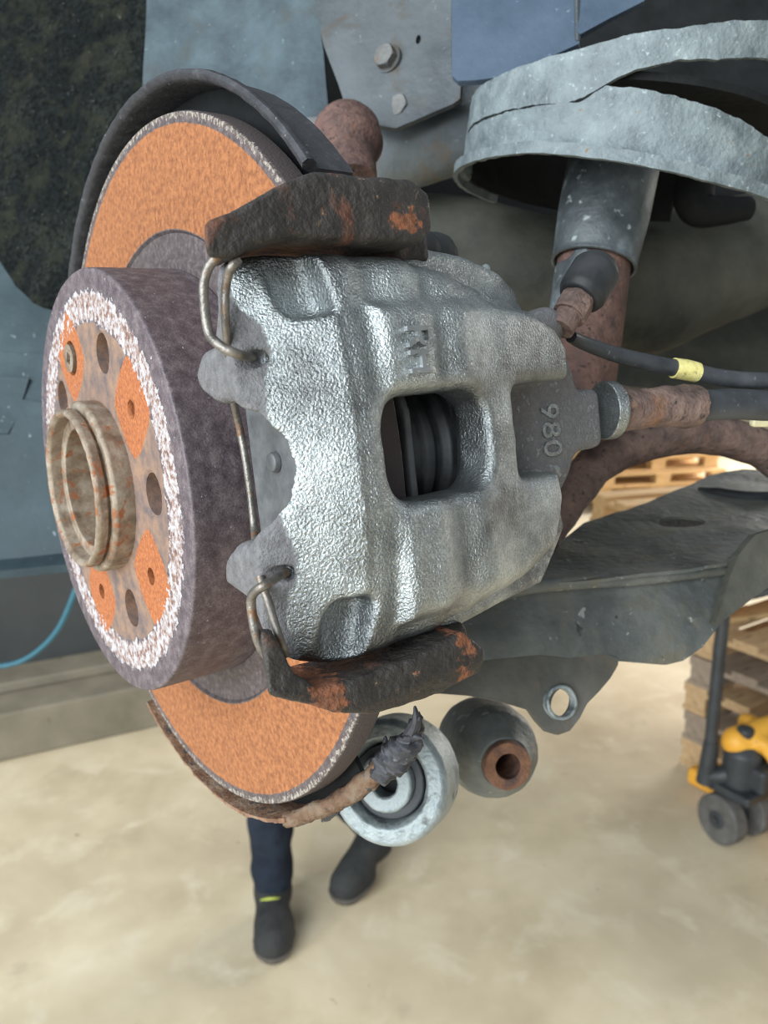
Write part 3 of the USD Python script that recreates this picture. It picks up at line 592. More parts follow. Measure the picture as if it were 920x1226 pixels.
hub = thing('wheel_hub', 'tan rusted wheel hub ring standing proud of the disc centre', 'wheel hub', w2((HATU, 0, 0)))
part(hub, 'flange_collar', roughen(ring([(.0250, HATU + .004), (.0362, HATU + .004), (.0364, HATU - .0075), (.0352, HATU - .0088), (.0340, HATU - .0088), (.0250, HATU - .0088)], 160, .0008), .0003, 260, 4), 'hub_metal', 40)
part(hub, 'centering_lip', roughen(ring([(.0292, HATU + .002), (.0324, HATU + .002), (.0324, HATU - .0094), (.0336, HATU - .0100), (.0336, HATU - .0132), (.0328, HATU - .0146), (.0314, HATU - .0146), (.0302, HATU - .0132), (.0294, HATU - .006)], 160, .0006), .0003, 300, 5), 'hub_metal', 40)
part(hub, 'bore_floor', roughen(ring([(0, HATU + .010), (.0296, HATU + .010), (.0296, HATU + .006), (.026, HATU + .0055), (.0, HATU + .004)], 120, .0006), .0006, 200, 7), 'hub_metal', 40)

def sweep(profile, a0, a1, n, wobble=0, seed=0):
    """An open arc of a lathe: profile (r, u) closed polygon swept from angle a0 to a1 (degrees, from up towards outward)."""
    P = np.asarray(profile, float); k = len(P); t = np.radians(np.linspace(a0, a1, n)); v = []
    for i, q in enumerate(t):
        v.append(np.stack([P[:, 1], P[:, 0] * math.cos(q), P[:, 0] * math.sin(q)], 1))
    v = np.vstack(v); i, j = np.meshgrid(np.arange(n - 1), np.arange(k), indexing='ij'); j2 = (j + 1) % k
    a, b, c, d = i * k + j, (i + 1) * k + j, (i + 1) * k + j2, i * k + j2
    f = [np.stack([a, b, c], -1).reshape(-1, 3), np.stack([a, c, d], -1).reshape(-1, 3)]
    cap = np.asarray(trimesh.creation.triangulate_polygon(Polygon(P), engine='earcut')[1]); cv = trimesh.creation.triangulate_polygon(Polygon(P), engine='earcut')[0]
    idx = np.array([np.argmin(((P - q) ** 2).sum(1)) for q in cv]); cap = idx[cap]
    f += [cap, cap[:, ::-1] + (n - 1) * k]
    m = trimesh.Trimesh(v, np.vstack(f), process=False); trimesh.repair.fix_normals(m)
    return m
shield = thing('splash_shield', 'thin dark splash shield curling around the back of the disc, rusted through below', 'splash shield', w2((.018, 0, 0)))
lip = [(.1600, .0185), (.1618, .0185), (.1622, .004), (.1640, .0030), (.1652, .0012), (.1650, -.0008), (.1636, -.0018), (.1618, -.0012), (.1608, .0008), (.1604, .004)]
part(shield, 'curled_rim', roughen(xf(sweep(lip, -75, 43.5, 150), WHEEL), .0004, 160, 3), 'shield_paint', 40)
part(shield, 'back_plate', roughen(xf(sweep([(.085, .0165), (.1612, .0165), (.1612, .0185), (.085, .0185)], 132, 405, 260), WHEEL), .0004, 120, 4), 'dark_steel', 30)
lp = [(.1560, .0185), (.1585, .0190), (.1592, .010), (.1592, .002), (.1580, -.0012), (.1564, -.0012), (.1558, .004)]
ll = xf(sweep(lp, 206, 148, 110), WHEEL)
part(shield, 'rusted_rim', roughen(roughen(ll, .0007, 260, 9), .0012, 45, 4), 'shield_rust', 30, label='orange flaking lower rim')
# the broken end of the rim: a torn flap running inboard
TE = [solve(345, 982, 'u', .002, WHEEL), solve(398, 962, 'u', .010, WHEEL), solve(440, 935, 'u', .018, WHEEL), solve(470, 912, 'u', .022, WHEEL)]
TE2 = [solve(455, 926, 'u', .020, WHEEL), solve(474, 906, 'u', .022, WHEEL), solve(492, 884, 'u', .024, WHEEL), solve(503, 850, 'u', .030, WHEEL)]
flap = roughen(tube([w2(p) for p in TE], [.0034, .0036, .0040, .0044, .0040], 14, 14), .0016, 230, 12)
part(shield, 'torn_strip', flap, 'strip_rust', 30, label='orange torn strip of the lower rim')
fl2 = roughen(tube([w2(p) for p in TE2], [.0044, .0062, .0056, .0030, .0006], 20, 22), .0030, 330, 21, 4)
for q0, q1, q2 in (((486, 890), (496, 882), (507, 884)), ((488, 884), (497, 870), (503, 858)), ((470, 905), (463, 892), (462, 882)), ((494, 876), (499, 862), (497, 846)), ((452, 925), (447, 914), (449, 906))):
    ps_ = [w2(solve(*q, 'u', .0235, WHEEL)) for q in (q0, q1, q2)]
    fl2 = trimesh.util.concatenate([fl2, roughen(tube(ps_, [.0026, .0018, .0003], 8, 6), .0005, 400, 4)])
part(shield, 'torn_end', fl2, 'shield_paint', 30, label='purple black jagged torn end')
sp = [w2(solve(*q, 'u', .02, WHEEL)) for q in ((404, 968), (392, 978), (386, 983))]
part(shield, 'torn_splinter', roughen(tube(sp, [.0022, .002, .0004], 8, 6), .0006, 300, 2), 'shield_paint', 30)

# ------------------------------------------------------------------ caliper: millimetres in its own (axial, up, outward) axes
def mm(mesh): return xf(mesh, CALI, ORG, .001)
def cw(u, v, w): return ORG + (np.array([u, v, w], float) * .001) @ CALI
def roundpoly(X, Y, lo, hi, r):
    qx, qy = np.abs(X - (lo[0] + hi[0]) / 2) - (hi[0] - lo[0]) / 2 + r, np.abs(Y - (lo[1] + hi[1]) / 2) - (hi[1] - lo[1]) / 2 + r
    return np.sqrt(np.maximum(qx, 0) ** 2 + np.maximum(qy, 0) ** 2) + np.minimum(np.maximum(qx, qy), 0) - r
def extr(d2, Z, lo, hi, k): return smax(d2, np.maximum(lo - Z, Z - hi), k)
def caliper(X, Y, Z):
    bump = lambda c, s: np.exp(-((X - c) / s) ** 2)
    H = 172.0 - .60 * 3.0 * np.log1p(np.exp(-(X + 17) / 3.0)) - .10 * np.maximum(0, X + 20) - .0024 * (Y - 4) ** 2 + 1.3 * bump(8, 5) - 1.7 * bump(-5, 5) + 1.0 * bump(26, 5) - 1.2 * bump(17, 5)
    p1 = poly2([(-45, 62), (-12, 63), (12, 63), (28, 59), (44, 54), (50, 44), (50, -40), (44, -47), (28, -50), (12, -53), (-8, -54), (-28, -55), (-45, -51)], X, Y)
    body = smax(p1, np.maximum(Z - H, 148 - Z), 7)
    fin = poly2([(63, 175), (63, 147), (50, 145), (41, 140), (40, 131), (34, 125), (24, 127.5), (23, 149), (19.5, 156), (12, 159.5), (4, 160.5), (-5, 159), (-11, 155), (-15, 149), (-17, 130), (-30, 126), (-34, 141), (-42, 148), (-52, 152), (-55, 175)], Y, Z)
    fin = smax(fin, np.maximum(np.maximum(X + 20, -45.5 - X), Z - H), 5)
    notch = smax(poly2([(24, 100), (23, 149), (19.5, 156), (12, 159.5), (4, 160.5), (-5, 159), (-11, 155), (-15, 149), (-17, 100)], Y, Z), np.maximum(X + 22, -60 - X), 2)
    d = smin(body, fin, 3)
    d = smax(d, -notch, 2)
    up = extr(poly2([(-8, 47), (40, 48), (64, 46), (76, 40), (82, 33), (82, 21.5), (60, 21), (-8, 21)], X, Y), Z, 120, 171.0 - .120 * X - .004 * (Y - 32) ** 2 + 1.3 * bump(6, 5) + 1.3 * bump(27, 6) - 1.2 * bump(16, 4) - .8 * bump(40, 6), 6)
    lo = extr(poly2([(-8, -10), (50, -10), (72, -9.5), (73, -20), (66, -36), (48, -44), (-8, -46)], X, Y), Z, 120, 171.0 - .120 * X - .004 * (Y + 27) ** 2 + 1.3 * bump(8, 5) + 1.4 * bump(30, 6) - 1.3 * bump(19, 5) - .8 * bump(44, 6), 6)
    d = smin(smin(d, up, 4), lo, 4)
    g1 = extr(poly2([(0, 60), (28, 68), (46, 66), (62, 61), (70, 55), (72, 46), (40, 40), (0, 44)], X, Y), Z, 126, 152 - .03 * X, 4)
    g2 = extr(poly2([(0, -48), (24, -59), (48, -55), (72, -52), (80, -43), (88, -33), (85, -20), (60, -20), (0, -30)], X, Y), Z, 122, 150 - .03 * X, 4)
    d = smin(smin(d, g1, 4), g2, 4)
    cyl = smax(np.sqrt((Y - 3) ** 2 + (Z - 112) ** 2) - 37, np.maximum(48 - X, X - 92), 5)
    tp = extr(poly2([(40, 34), (86, 36), (100, 30), (103, 20), (102, -3), (95, -14), (84, -25), (40, -25)], X, Y), Z, 120, 145.5 + 0 * X, 4)
    d = smin(smin(d, cyl, 4), tp, 3)
    d = smin(d, rbox(X, Y, Z, (36, -13, 128), (51, 23, 155.5), 3), 3)                  # web beside the window
    d = smin(d, smax(np.sqrt((Y - 6) ** 2 + (Z - 139) ** 2) - 12, np.maximum(92 - X, X - 115), 2.5), 4)   # hose boss
    d = smin(d, capsule(X, Y, Z, (72, 36, 134), (95, 43, 138), 8.5, 7.5), 6)            # bleeder boss
    d = smin(d, capsule(X, Y, Z, (84, 38, 142), (56, 48, 149), 3, 4), 6)
    d = smax(d, -extr(roundpoly(X, Y, (-9.5, -10.5), (34.5, 21.0), 11), Z, 60, 260, 1), 4)     # window
    d = smax(d, -smax(roundpoly(X, Y, (54, -9.5), (200, 20.5), 2), 145.5 - Z, 2), 2)
    d = smax(d, -rbox(X, Y, Z, (-22, -47, 60), (36, 48, 149.5), 4), 3)                  # room for the disc and pads
    d = smax(d, -(np.sqrt((Y - 3) ** 2 + (Z - 118) ** 2) - 28 + 0 * X + np.maximum(0, X - 40) * 9), 2)
    for c, ax_, tilt in (((-27, 56, 161), (7.5, 11.5, 8), .22), ((-25, -44.5, 163), (7.0, 9.5, 8), -.25)):   # the two thumb pockets
        xx, yy = X - c[0] + tilt * (Y - c[1]), Y - c[1]
        q = np.sqrt((xx / ax_[0]) ** 4 + (yy / ax_[1]) ** 4 + ((Z - c[2]) / ax_[2]) ** 4) ** 1
        d = smax(d, -((q ** .5 - 1) * 8), 2.0)
    for c in ((-45, 34.6, 155.5), (-45, -25.0, 156)):                                       # spring holes
        d = np.maximum(d, -(np.sqrt((Y - c[1]) ** 2 + (Z - c[2]) ** 2) - 2.4 + np.maximum(0, X + 37) * 3))
    return d
cal = thing('brake_caliper', 'cast grey brake caliper with a round edged window and raised lettering', 'brake caliper', cw(20, 0, 140))
cm = mm(sdf_mesh(caliper, (-49, -64, 72), (118, 72, 178), .9, 2))
def cal_paint(v):
    q = (np.asarray(v) - ORG) @ CALI.T * 1000
    edge = -38.5 + 1.5 * np.sin(q[:, 1] * .21) - 3.0 * np.clip((q[:, 1] - 44) / 8, 0, 1)
    o = np.clip(.5 + (edge - q[:, 0]) / 5, 0, 1)
    o = np.maximum(o, .62 * np.clip((q[:, 0] - 46) / 8, 0, 1) * np.clip((152 - q[:, 2]) / 6, 0, 1))
    return np.stack([o, 0 * o, 0 * o], 1)
part(cal, 'caliper_body', roughen(cm, .0003, 160, 3), 'cast_metal', 60, cal_paint)
def letters(text, height, u, v, w, tilt, mat='cast_metal', squash=1.0):
    t = meshkit.text_mesh(text, height, 1.6, bold=True); t = trimesh.Trimesh(*meshkit.arrays(t)[:2], process=False)
    V = np.asarray(t.vertices).copy(); s = np.c_[V[:, 1], -V[:, 0] * squash, V[:, 2]]       # reads downwards, tops towards inboard
    t.vertices = s + [u, v, 0]; t = t.subdivide_to_size(1.2) if hasattr(t, 'subdivide_to_size') else t
    V = np.asarray(t.vertices); W_ = np.arange(135, 182, .25)
    top = W_[W_.size - 1 - (caliper(V[:, :1].astype(np.float32), V[:, 1:2].astype(np.float32), W_[None].astype(np.float32)) < 0)[:, ::-1].argmax(1)]
    t.vertices = np.c_[V[:, :2], V[:, 2] + V[:, 0] * tilt * 0 + top + w]
    t.fix_normals(); return mm(t)
part(cal, 'cast_lettering', letters('RH', 8.6, .5, 41.0, .0, 0, squash=.92), 'cast_letter', 25, label='raised cast letters RH reading downwards')
part(cal, 'cast_number', letters('980', 9.0, 80.5, 14.5, -.45, 0, squash=.86), 'cast_metal', 25, lambda v: np.zeros((len(v), 3)) + .42, label='raised cast digits 980 reading downwards')
pis = lathe(round_profile([(0, -16), (25.5, -16), (25.5, -1), (26.5, 0), (26.5, 3), (24.0, 4), (24.0, 7), (26.8, 9), (27.0, 12), (24.5, 14), (24.5, 17), (27.2, 19), (27.4, 40), (0, 40)], .8), 96)
pis.vertices = np.asarray(pis.vertices) @ SWAP; pis.vertices = np.asarray(pis.vertices) + [18, 3, 117]
part(cal, 'piston', mm(pis), 'piston_metal', 40, label='dark ribbed piston and boot seen through the window')
bl0 = at(677, 385, .318); bd = at(708, 334, .324) - bl0; bd /= np.linalg.norm(bd)
bs = part(cal, 'bleeder_screw', trimesh.util.concatenate([turned([(0, -.004), (.0052, -.004), (.0052, .003), (.0066, .003), (.0066, .0045), (0, .0045)], bl0, bd, 32, .0004), hexnut(bl0 + bd * .0042, bd, .0070, .008)]), 'pitted_brown', 30, label='rusty hexagonal bleeder screw')
part(bs, 'dust_cap', turned([(0, .0115), (.0080, .0115), (.0095, .0145), (.0096, .0265), (.0074, .0300), (.0066, .0310), (0, .0310)], bl0, bd, 40, .001), 'rubber', 40, label='black rubber bleeder cap')

# pads
pad = thing('brake_pad', 'outboard brake pad with grey back plate showing through the caliper notch', 'brake pad', cw(-12, 0, 130))
part(pad, 'back_plate', mm(sdf_mesh(lambda X, Y, Z: extr(poly2([(-40, 105), (44, 105), (44, 136), (30, 148), (18, 163), (-10, 163), (-24, 148), (-40, 138)], Y + 0 * Z, Z + 0 * Y), X, -19.5, -13.5, 1), (-22, -44, 100), (-10, 48, 168), 1.0)), 'pad_plate', 40)
part(pad, 'lining', mm(sdf_mesh(lambda X, Y, Z: extr(poly2([(-34, 107), (38, 107), (38, 134), (20, 146), (-16, 146), (-34, 134)], Y + 0 * Z, Z + 0 * Y), X, -13.4, -1.2, 1), (-15, -40, 102), (1, 44, 150), 1.0)), 'pad_lining', 40)
part(pad, 'rivet', turned([(0, 0), (.0036, 0), (.003, .0022), (0, .0026)], w2(solve(331, 553, 'u', -.0195), CALI), -AX, 24, .0005), 'pad_plate', 40)
pad2 = thing('brake_pad', 'inboard brake pad, its dark edge showing inside the caliper window', 'brake pad', cw(15, 0, 130))
part(pad2, 'back_plate', mm(sdf_mesh(lambda X, Y, Z: extr(poly2([(-42, 108), (46, 108), (46, 128), (34, 142), (16, 148.5), (-12, 148.5), (-30, 142), (-42, 128)], Y + 0 * Z, Z + 0 * Y), X, 14.5, 17.6, 1), (12, -46, 100), (20, 50, 150), 1.0)), 'pad_plate', 40)
part(pad2, 'lining', mm(sdf_mesh(lambda X, Y, Z: extr(poly2([(-34, 109), (38, 109), (38, 134), (20, 142), (-16, 142), (-34, 134)], Y + 0 * Z, Z + 0 * Y), X, 11.2, 14.4, 1), (9, -40, 104), (16, 44, 146), 1.0)), 'pad_lining', 40)

# carrier: upper and lower arms bridging the disc, joined behind it
def arm_up(X, Y, Z):
    d = extr(poly2([(-59, 66), (-57, 61), (-47, 59.5), (-41, 63), (-30, 65.2), (14, 65), (19, 69), (20, 80), (14, 84), (-20, 83.5), (-32, 78.5), (-44, 72)], X, Y), Z, 138, 167 - .05 * np.abs(X), 1.6)
    d = smax(d, 34.5 - (X * .87 + Z * .50), 1.2)
    d = smax(d, ((Y - 84) * .6 + (Z - 164) * .8), 1.2)
    return smin(d, rbox(X, Y, Z, (14.5, 62, 96), (30, 82, 152), 3), 4)
def arm_lo(X, Y, Z):
    d = extr(poly2([(-58, -37.5), (-56.5, -53), (-43, -60.5), (-31, -67), (-18, -71), (6, -72), (22, -69), (23.5, -62), (15, -53.5), (-10, -57.2), (-38, -57.2), (-45, -51), (-50, -37.5)], X, Y), Z, 138, 167 - .04 * np.abs(X), 1.6)
    d = smax(d, 35.5 - (X * .87 + Z * .50), 1.2)
    d = smax(d, (-(Y + 72) * .5 + (Z - 163) * .85), 1.2)
    return smin(d, rbox(X, Y, Z, (14.5, -72, 96), (30, -56, 152), 3), 4)
car_ = thing('caliper_carrier', 'black rust flaked carrier with arms above and below the caliper', 'caliper carrier', cw(10, 0, 110))
def carrier_paint(v):
    q = (np.asarray(v) - ORG) @ CALI.T * 1000
    up_ = (q[:, 1] > 0)
    o = np.where(up_, .75 * np.exp(-((q[:, 0] - 9) / 9) ** 2 - ((q[:, 1] - 71) / 4) ** 2) + .3 * np.exp(-((q[:, 0] + 16) / 7) ** 2 - ((q[:, 1] - 74) / 6) ** 2),
                 1.0 * np.exp(-((q[:, 0] + 36) / 8) ** 2 - ((q[:, 1] + 60) / 7) ** 2) + .6 * np.exp(-((q[:, 0] - 15) / 6) ** 2) + .3 * np.exp(-((q[:, 0] + 8) / 10) ** 2 - ((q[:, 1] + 64) / 5) ** 2))
    return np.stack([o, 0 * o, 0 * o], 1)
part(car_, 'upper_arm', roughen(mm(sdf_mesh(arm_up, (-62, 56, 92), (34, 88, 180), .9)), .0007, 170, 5), 'carrier_black', 50, carrier_paint)
part(car_, 'lower_arm', roughen(mm(sdf_mesh(arm_lo, (-62, -76, 92), (34, -34, 180), .9)), .0007, 170, 8), 'carrier_black', 50, carrier_paint)
part(car_, 'rear_bridge', roughen(mm(sdf_mesh(lambda X, Y, Z: smin(smin(rbox(X, Y, Z, (24, -66, 58), (34, 76, 78), 4), rbox(X, Y, Z, (17, 62, 62), (33, 80, 104), 4), 3), rbox(X, Y, Z, (17, -71, 62), (33, -57, 104), 4), 3), (14, -76, 54), (38, 84, 110), 1.5)), .0008, 150, 9), 'carrier_black', 50)

# retaining spring
spr = thing('retaining_spring', 'bent steel wire spring hooked into the caliper ears', 'spring', cw(-52, 0, 140))
def S(px, py, u): return w2(solve(px, py, 'u', u), CALI)
top1 = [S(262, 305, -.050), S(249, 322, -.052), S(244, 345, -.053), S(246, 375, -.053), S(251, 400, -.053), S(264, 414, -.052), S(282, 423, -.049), S(297, 427, -.0435), S(304, 428, -.038)]
top2 = [S(286, 311, -.045), S(278, 319, -.047), S(273, 331, -.047), S(270, 350, -.047), S(270, 378, -.047), S(272, 405, -.046), S(276, 440, -.043), S(280, 480, -.034), S(287, 512, -.030), S(295, 555, -.030), S(301, 600, -.030), S(305, 640, -.032), S(308, 668, -.042)]
bot1 = [S(344, 685, -.037), S(335, 689, -.043), S(318, 700, -.051), S(304, 710, -.053), S(301, 724, -.053), S(305, 752, -.053), S(311, 772, -.052), S(320, 786, -.050)]
bot2 = [S(311, 690, -.046), S(316, 706, -.046), S(322, 722, -.046), S(329, 746, -.046), S(337, 770, -.046), S(342, 784, -.044)]
part(spr, 'wire', tube(top1, .00132, 14, 8), 'wire_steel', 60); part(spr, 'wire', tube(top2, .0012, 14, 8), 'wire_steel', 60)
part(spr, 'wire', tube(bot1, .00132, 14, 8), 'wire_steel', 60); part(spr, 'wire', tube(bot2, .0012, 14, 8), 'wire_steel', 60)


# ------------------------------------------------------------------ hoses and wires
hose = thing('brake_hose', 'black brake hose with a rust eaten crimped end screwed into the caliper', 'brake hose', at(722, 492, .35))
h0 = cw(113, 6, 139); h1 = at(732, 491, .338); h2 = at(834, 486, .352); h3 = at(1010, 483, .378); h4 = at(1300, 470, .50)
hx = h2 - h1; hx /= np.linalg.norm(hx)
part(hose, 'banjo_collar', turned([(0, -.004), (.0118, -.004), (.0118, .0005), (.0105, .002), (0, .002)], h1, hx, 40, .0006), 'cast_metal', 35)
Lc = np.linalg.norm(h2 - h1)
part(hose, 'crimp_ferrule', roughen(roughen(turned([(0, 0.0)] + [(r, z * Lc) for r, z in zip((.0088, .0090, .0086, .0082, .0080, .0081, .0086, .0090, .0086), np.linspace(.0, 1, 9))] + [(0, Lc)], h1, hx, 72, .0004), .0020, 95, 4, 4), .0009, 330, 6), 'pitted_brown', 40, label='flaking rusty crimped ferrule')
part(hose, 'hose', tube([h2 - hx * .004, h2 + hx * .02, (h2 + h3) / 2 + [0, 0, -.0005], h3, h4], .0066, 24), 'hose_rubber', 60)
cab = thing('sensor_cable', 'thin black sensor cable with a band of yellow tape', 'cable', at(760, 430, .36))
cp = [at(684, 403, .326), at(700, 411, .335), at(740, 425, .345), (at(790, 437, .352)), at(822, 443, .356), at(868, 453, .362), at(925, 456, .368), at(1010, 452, .38), at(1250, 440, .46), at(1400, 380, .6)]
part(cab, 'cable', tube(cp, [.0024, .0028, .0033, .0036, .0037, .0037, .0037, .0037, .0037, .0037], 18), 'hose_rubber', 60)
part(cab, 'tape_band', roughen(tube([at(807, 440.5, .3542), at(822, 443, .356), at(835, 446, .3577)], [.0043, .0044, .0042], 24, 10), .0002, 500, 1), 'yellow_tape', 60, label='yellow tape band')
single('cable_tag', 'small cream plastic tag below the hose at the right edge', 'tag', box(at(899, 511, .40) - [0, .002, 0], at(932, 500, .40) + [0, .002, 0], .0015), 'cream_tag', 40)

# ------------------------------------------------------------------ shock absorber inside its spring cup
sa, sb, sc_ = at(741, 165, .483), at(711, 318, .475), at(684, 520, .462)
sd = sb - sa; sd /= np.linalg.norm(sd); sd2 = sc_ - sb; sd2 /= np.linalg.norm(sd2)
shock = thing('shock_absorber', 'blue grey shock absorber tube above a rusty red damper body', 'shock absorber', sb)
Ls = np.linalg.norm(sb - sa)
part(shock, 'dust_tube', roughen(turned([(.018, 0), (.0262, 0), (.0258, Ls * .6), (.0238, Ls * .97), (.0243, Ls), (.0225, Ls + .0005), (.0215, Ls * .95), (.018, Ls * .9)], sa, sd, 96, .0005), .0004, 90, 2), 'shock_paint', 40)
Lb = np.linalg.norm(sc_ - sb)
part(shock, 'damper_body', roughen(turned([(0, -.03), (.0205, -.03), (.0208, Lb * .5), (.0200, Lb), (0, Lb)], sb, sd2, 96, .0005), .0005, 150, 4), 'rusty_steel', 40, label='rusty red brown damper body')
c_ = at(686, 322, .456)
part(shock, 'paint_remnant', roughen(sdf_mesh(lambda X, Y, Z: np.maximum(np.abs(np.sqrt((X) ** 2 + (Y) ** 2) - .0208) - .0008, np.maximum(np.abs(Z - .017) - .016 - .008 * np.sin(X * 420) * np.cos(Z * 300), np.maximum(X + .4 * Y - .004, Y - .03))), (-.026, -.026, -.01), (.026, .026, .05), .0008).apply_transform(np.vstack([np.c_[np.array([RIGHT - sd2 * (RIGHT @ sd2), np.cross(sd2, RIGHT), sd2]).T, sb], [0, 0, 0, 1]])), .0003, 300, 2), 'shock_paint', 40, label='flake of blue grey paint')

# spring cup: a torn cone of pressed steel hanging open side down
e_l, e_r, e_n, e_f = at(543, 207, .50), at(955, 262, .50), at(690, 180, .425), at(775, 268, .60)
cc = (e_l + e_r) / 2; e1 = (e_r - e_l) / 2; cr_ = np.linalg.norm(e1); e1 /= cr_
e2 = (e_n - e_f); e2 -= e1 * (e2 @ e1); e2 /= np.linalg.norm(e2); e3 = np.cross(e1, e2); e3 *= np.sign(e3[2])
def cup_strip(t0, t1, h0, h1, n, r0=lambda t, h: 1.0, th=.0028, m=14, jag=(0, 0), seed=0):
    """A wall of the cup between angles t0, t1 (0 = right, 90 = near), from height h0(t) to h1(t) above the rim."""
    T = np.radians(np.linspace(t0, t1, n)); rows = []
    rng = np.random.default_rng(seed)
    for t in T:
        td = math.degrees(t); a, b = h0(td), h1(td)
        a += jag[0] * (2 * float(meshkit.fbm(np.array([td * .35, 3.3, seed]), 3)) - 1); b += jag[1] * (2 * float(meshkit.fbm(np.array([td * .35, 9.1, seed]), 3)) - 1)
        out, inn = [], []
        for s in np.linspace(0, 1, m):
            h = a + (b - a) * s; r = cr_ * r0(td, h)
            dirv = math.cos(t) * e1 + math.sin(t) * e2
            out.append(cc + dirv * r + e3 * h); inn.append(cc + dirv * (r - th) + e3 * h)
        rows.append(np.array(out + inn[::-1]))
    v = np.vstack(rows); k = 2 * m; i, j = np.meshgrid(np.arange(n - 1), np.arange(k), indexing='ij'); j2 = (j + 1) % k
    A_, B_, C_, D_ = i * k + j, (i + 1) * k + j, (i + 1) * k + j2, i * k + j2
    f = [np.stack([A_, B_, C_], -1).reshape(-1, 3), np.stack([A_, C_, D_], -1).reshape(-1, 3)]
    for base, rev in ((0, 0), ((n - 1) * k, 1)):
        for q in range(m - 1):
            t_ = [[q, q + 1, k - 2 - q], [q, k - 2 - q, k - 1 - q]]
            f.append(np.array([x[::-1] if rev else x for x in t_]) + base)
    mm_ = trimesh.Trimesh(v, np.vstack(f), process=False); trimesh.repair.fix_normals(mm_); return mm_
def flare(t, h): return 1.0 - .10 * min(1, max(0, h) / .008) ** .6 + .0 * h
def cup_top(t):      # heights above the rim circle, read off the photograph
    return np.interp(t, [-60, 0, 69, 80, 94, 108, 123, 140, 157, 182, 220], [.078, .076, .070, .066, .060, .056, .050, .046, .044, .044, .044])
def rim_h(t): return np.interp(t, [-60, 0, 60, 80, 104, 130], [-.014, -.013, -.0095, -.008, -.004, 0])
def tear_lo(t): return np.interp(t, [-60, 0, 60, 77, 96, 108, 114, 121, 140, 160, 178, 182, 200], [0, .008, .020, .026, .030, .032, .032, .0250, .0238, .0232, .0225, .0232, .0232])
def tear_hi(t): return np.interp(t, [-60, 0, 67, 83, 93, 102, 106, 111, 114, 120, 123, 140, 160, 172, 178, 182, 200], [.06, .058, .054, .048, .046, .042, .040, .036, .033, .0275, .0254, .0247, .0246, .0250, .0238, .0230, .0230])
def flare(t, h): return 1.0 - float(np.interp(t, [120, 185], [.10, .045])) * min(1, max(0, h - rim_h(t)) / .008) ** .6
cup = thing('spring_cup', 'pale grey corroded spring cup, torn open above its lower rim', 'spring cup', cc)
part(cup, 'rolled_rim', roughen(cup_strip(25, 226, lambda t: rim_h(t) - .001, lambda t: rim_h(t) + .005, 200, lambda t, h: 1.0 - .5 * max(0, h - rim_h(t)), .0030), .0009, 150, 2), 'cup_paint', 50)
part(cup, 'lower_band', roughen(cup_strip(8, 200, lambda t: rim_h(t) + .003, tear_lo, 260, flare, .003, jag=(0, .0007), seed=3), .0005, 220, 3), 'cup_paint', 50)
part(cup, 'upper_band', roughen(cup_strip(8, 200, tear_hi, cup_top, 260, flare, .0032, jag=(.0007, .0004), seed=5), .0005, 220, 4), 'cup_paint', 50)
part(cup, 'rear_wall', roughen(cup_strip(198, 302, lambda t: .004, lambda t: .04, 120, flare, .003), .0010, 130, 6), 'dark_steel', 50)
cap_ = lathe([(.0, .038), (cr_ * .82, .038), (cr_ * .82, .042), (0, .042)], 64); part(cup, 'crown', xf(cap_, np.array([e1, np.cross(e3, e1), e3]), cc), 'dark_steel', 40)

# ------------------------------------------------------------------ body panels and rails
single('wheel_arch_liner', 'matted black felt wheel arch liner in the upper left corner', 'wheel arch liner',
       plate([(-160, -160), (215, -160), (188, 10), (182, 110), (200, 250), (215, 372), (70, 371), (42, 364), (18, 342), (0, 312), (-40, 240), (-160, 220)], [((0, 0), .74), ((0, 350), .70), ((200, 150), .66)], .012, fine=.012, rough=.004, rscale=40), 'felt_black', 40)
def step(x, y): return .012 / (1 + np.exp(-(y + .04) / .004)) * 0
pl = thing('bumper_liner', 'blue grey moulded plastic liner behind the disc with a stepped ledge', 'liner', at(60, 500, .82))
part(pl, 'upper_panel', plate([(-160, 180), (330, 180), (330, 432), (40, 436), (-160, 415)], [((0, 300), .84), ((0, 500), .80), ((250, 400), .80)], .006, fine=.02, rough=.003, rscale=12), 'plastic_blue', 40)
part(pl, 'lower_panel', plate([(-160, 440), (34, 452), (26, 478), (110, 492), (330, 480), (330, 640), (-160, 684)], [((0, 440), .80), ((0, 680), .77), ((250, 560), .77)], .006, fine=.02, rough=.004, rscale=10, seed=3), 'plastic_blue', 40)
part(pl, 'ledge', plate([(-160, 400), (26, 424), (330, 420), (330, 492), (30, 486), (10, 520), (-160, 512)], [((0, 400), .815), ((0, 520), .790), ((250, 450), .79)], .006, fine=.02, rough=.003, rscale=14, seed=5), 'plastic_blue', 40)
part(pl, 'bottom_lip', plate([(-160, 676), (330, 632), (330, 650), (-160, 700)], [((0, 690), .745), ((0, 676), .765), ((250, 650), .75)], .008, fine=.02), 'plastic_blue', 40, label='paler bottom lip')
single('inner_wing_panel', 'speckled blue grey inner wing panel behind the top of the disc', 'panel',
       plate([(180, -160), (366, -160), (380, 0), (389, 65), (395, 138), (390, 190), (380, 260), (170, 260)], [((200, 0), .64), ((390, 0), .605), ((290, 200), .62)], .004, fine=.008, rough=.003, rscale=14, disp=lambda x, y: .004 * np.sin(x * 40)), 'wing_seal', 40)
bp = thing('bolted_bracket', 'grey sealed body bracket with two bolt heads and a folded edge', 'bracket', at(470, 80, .54))
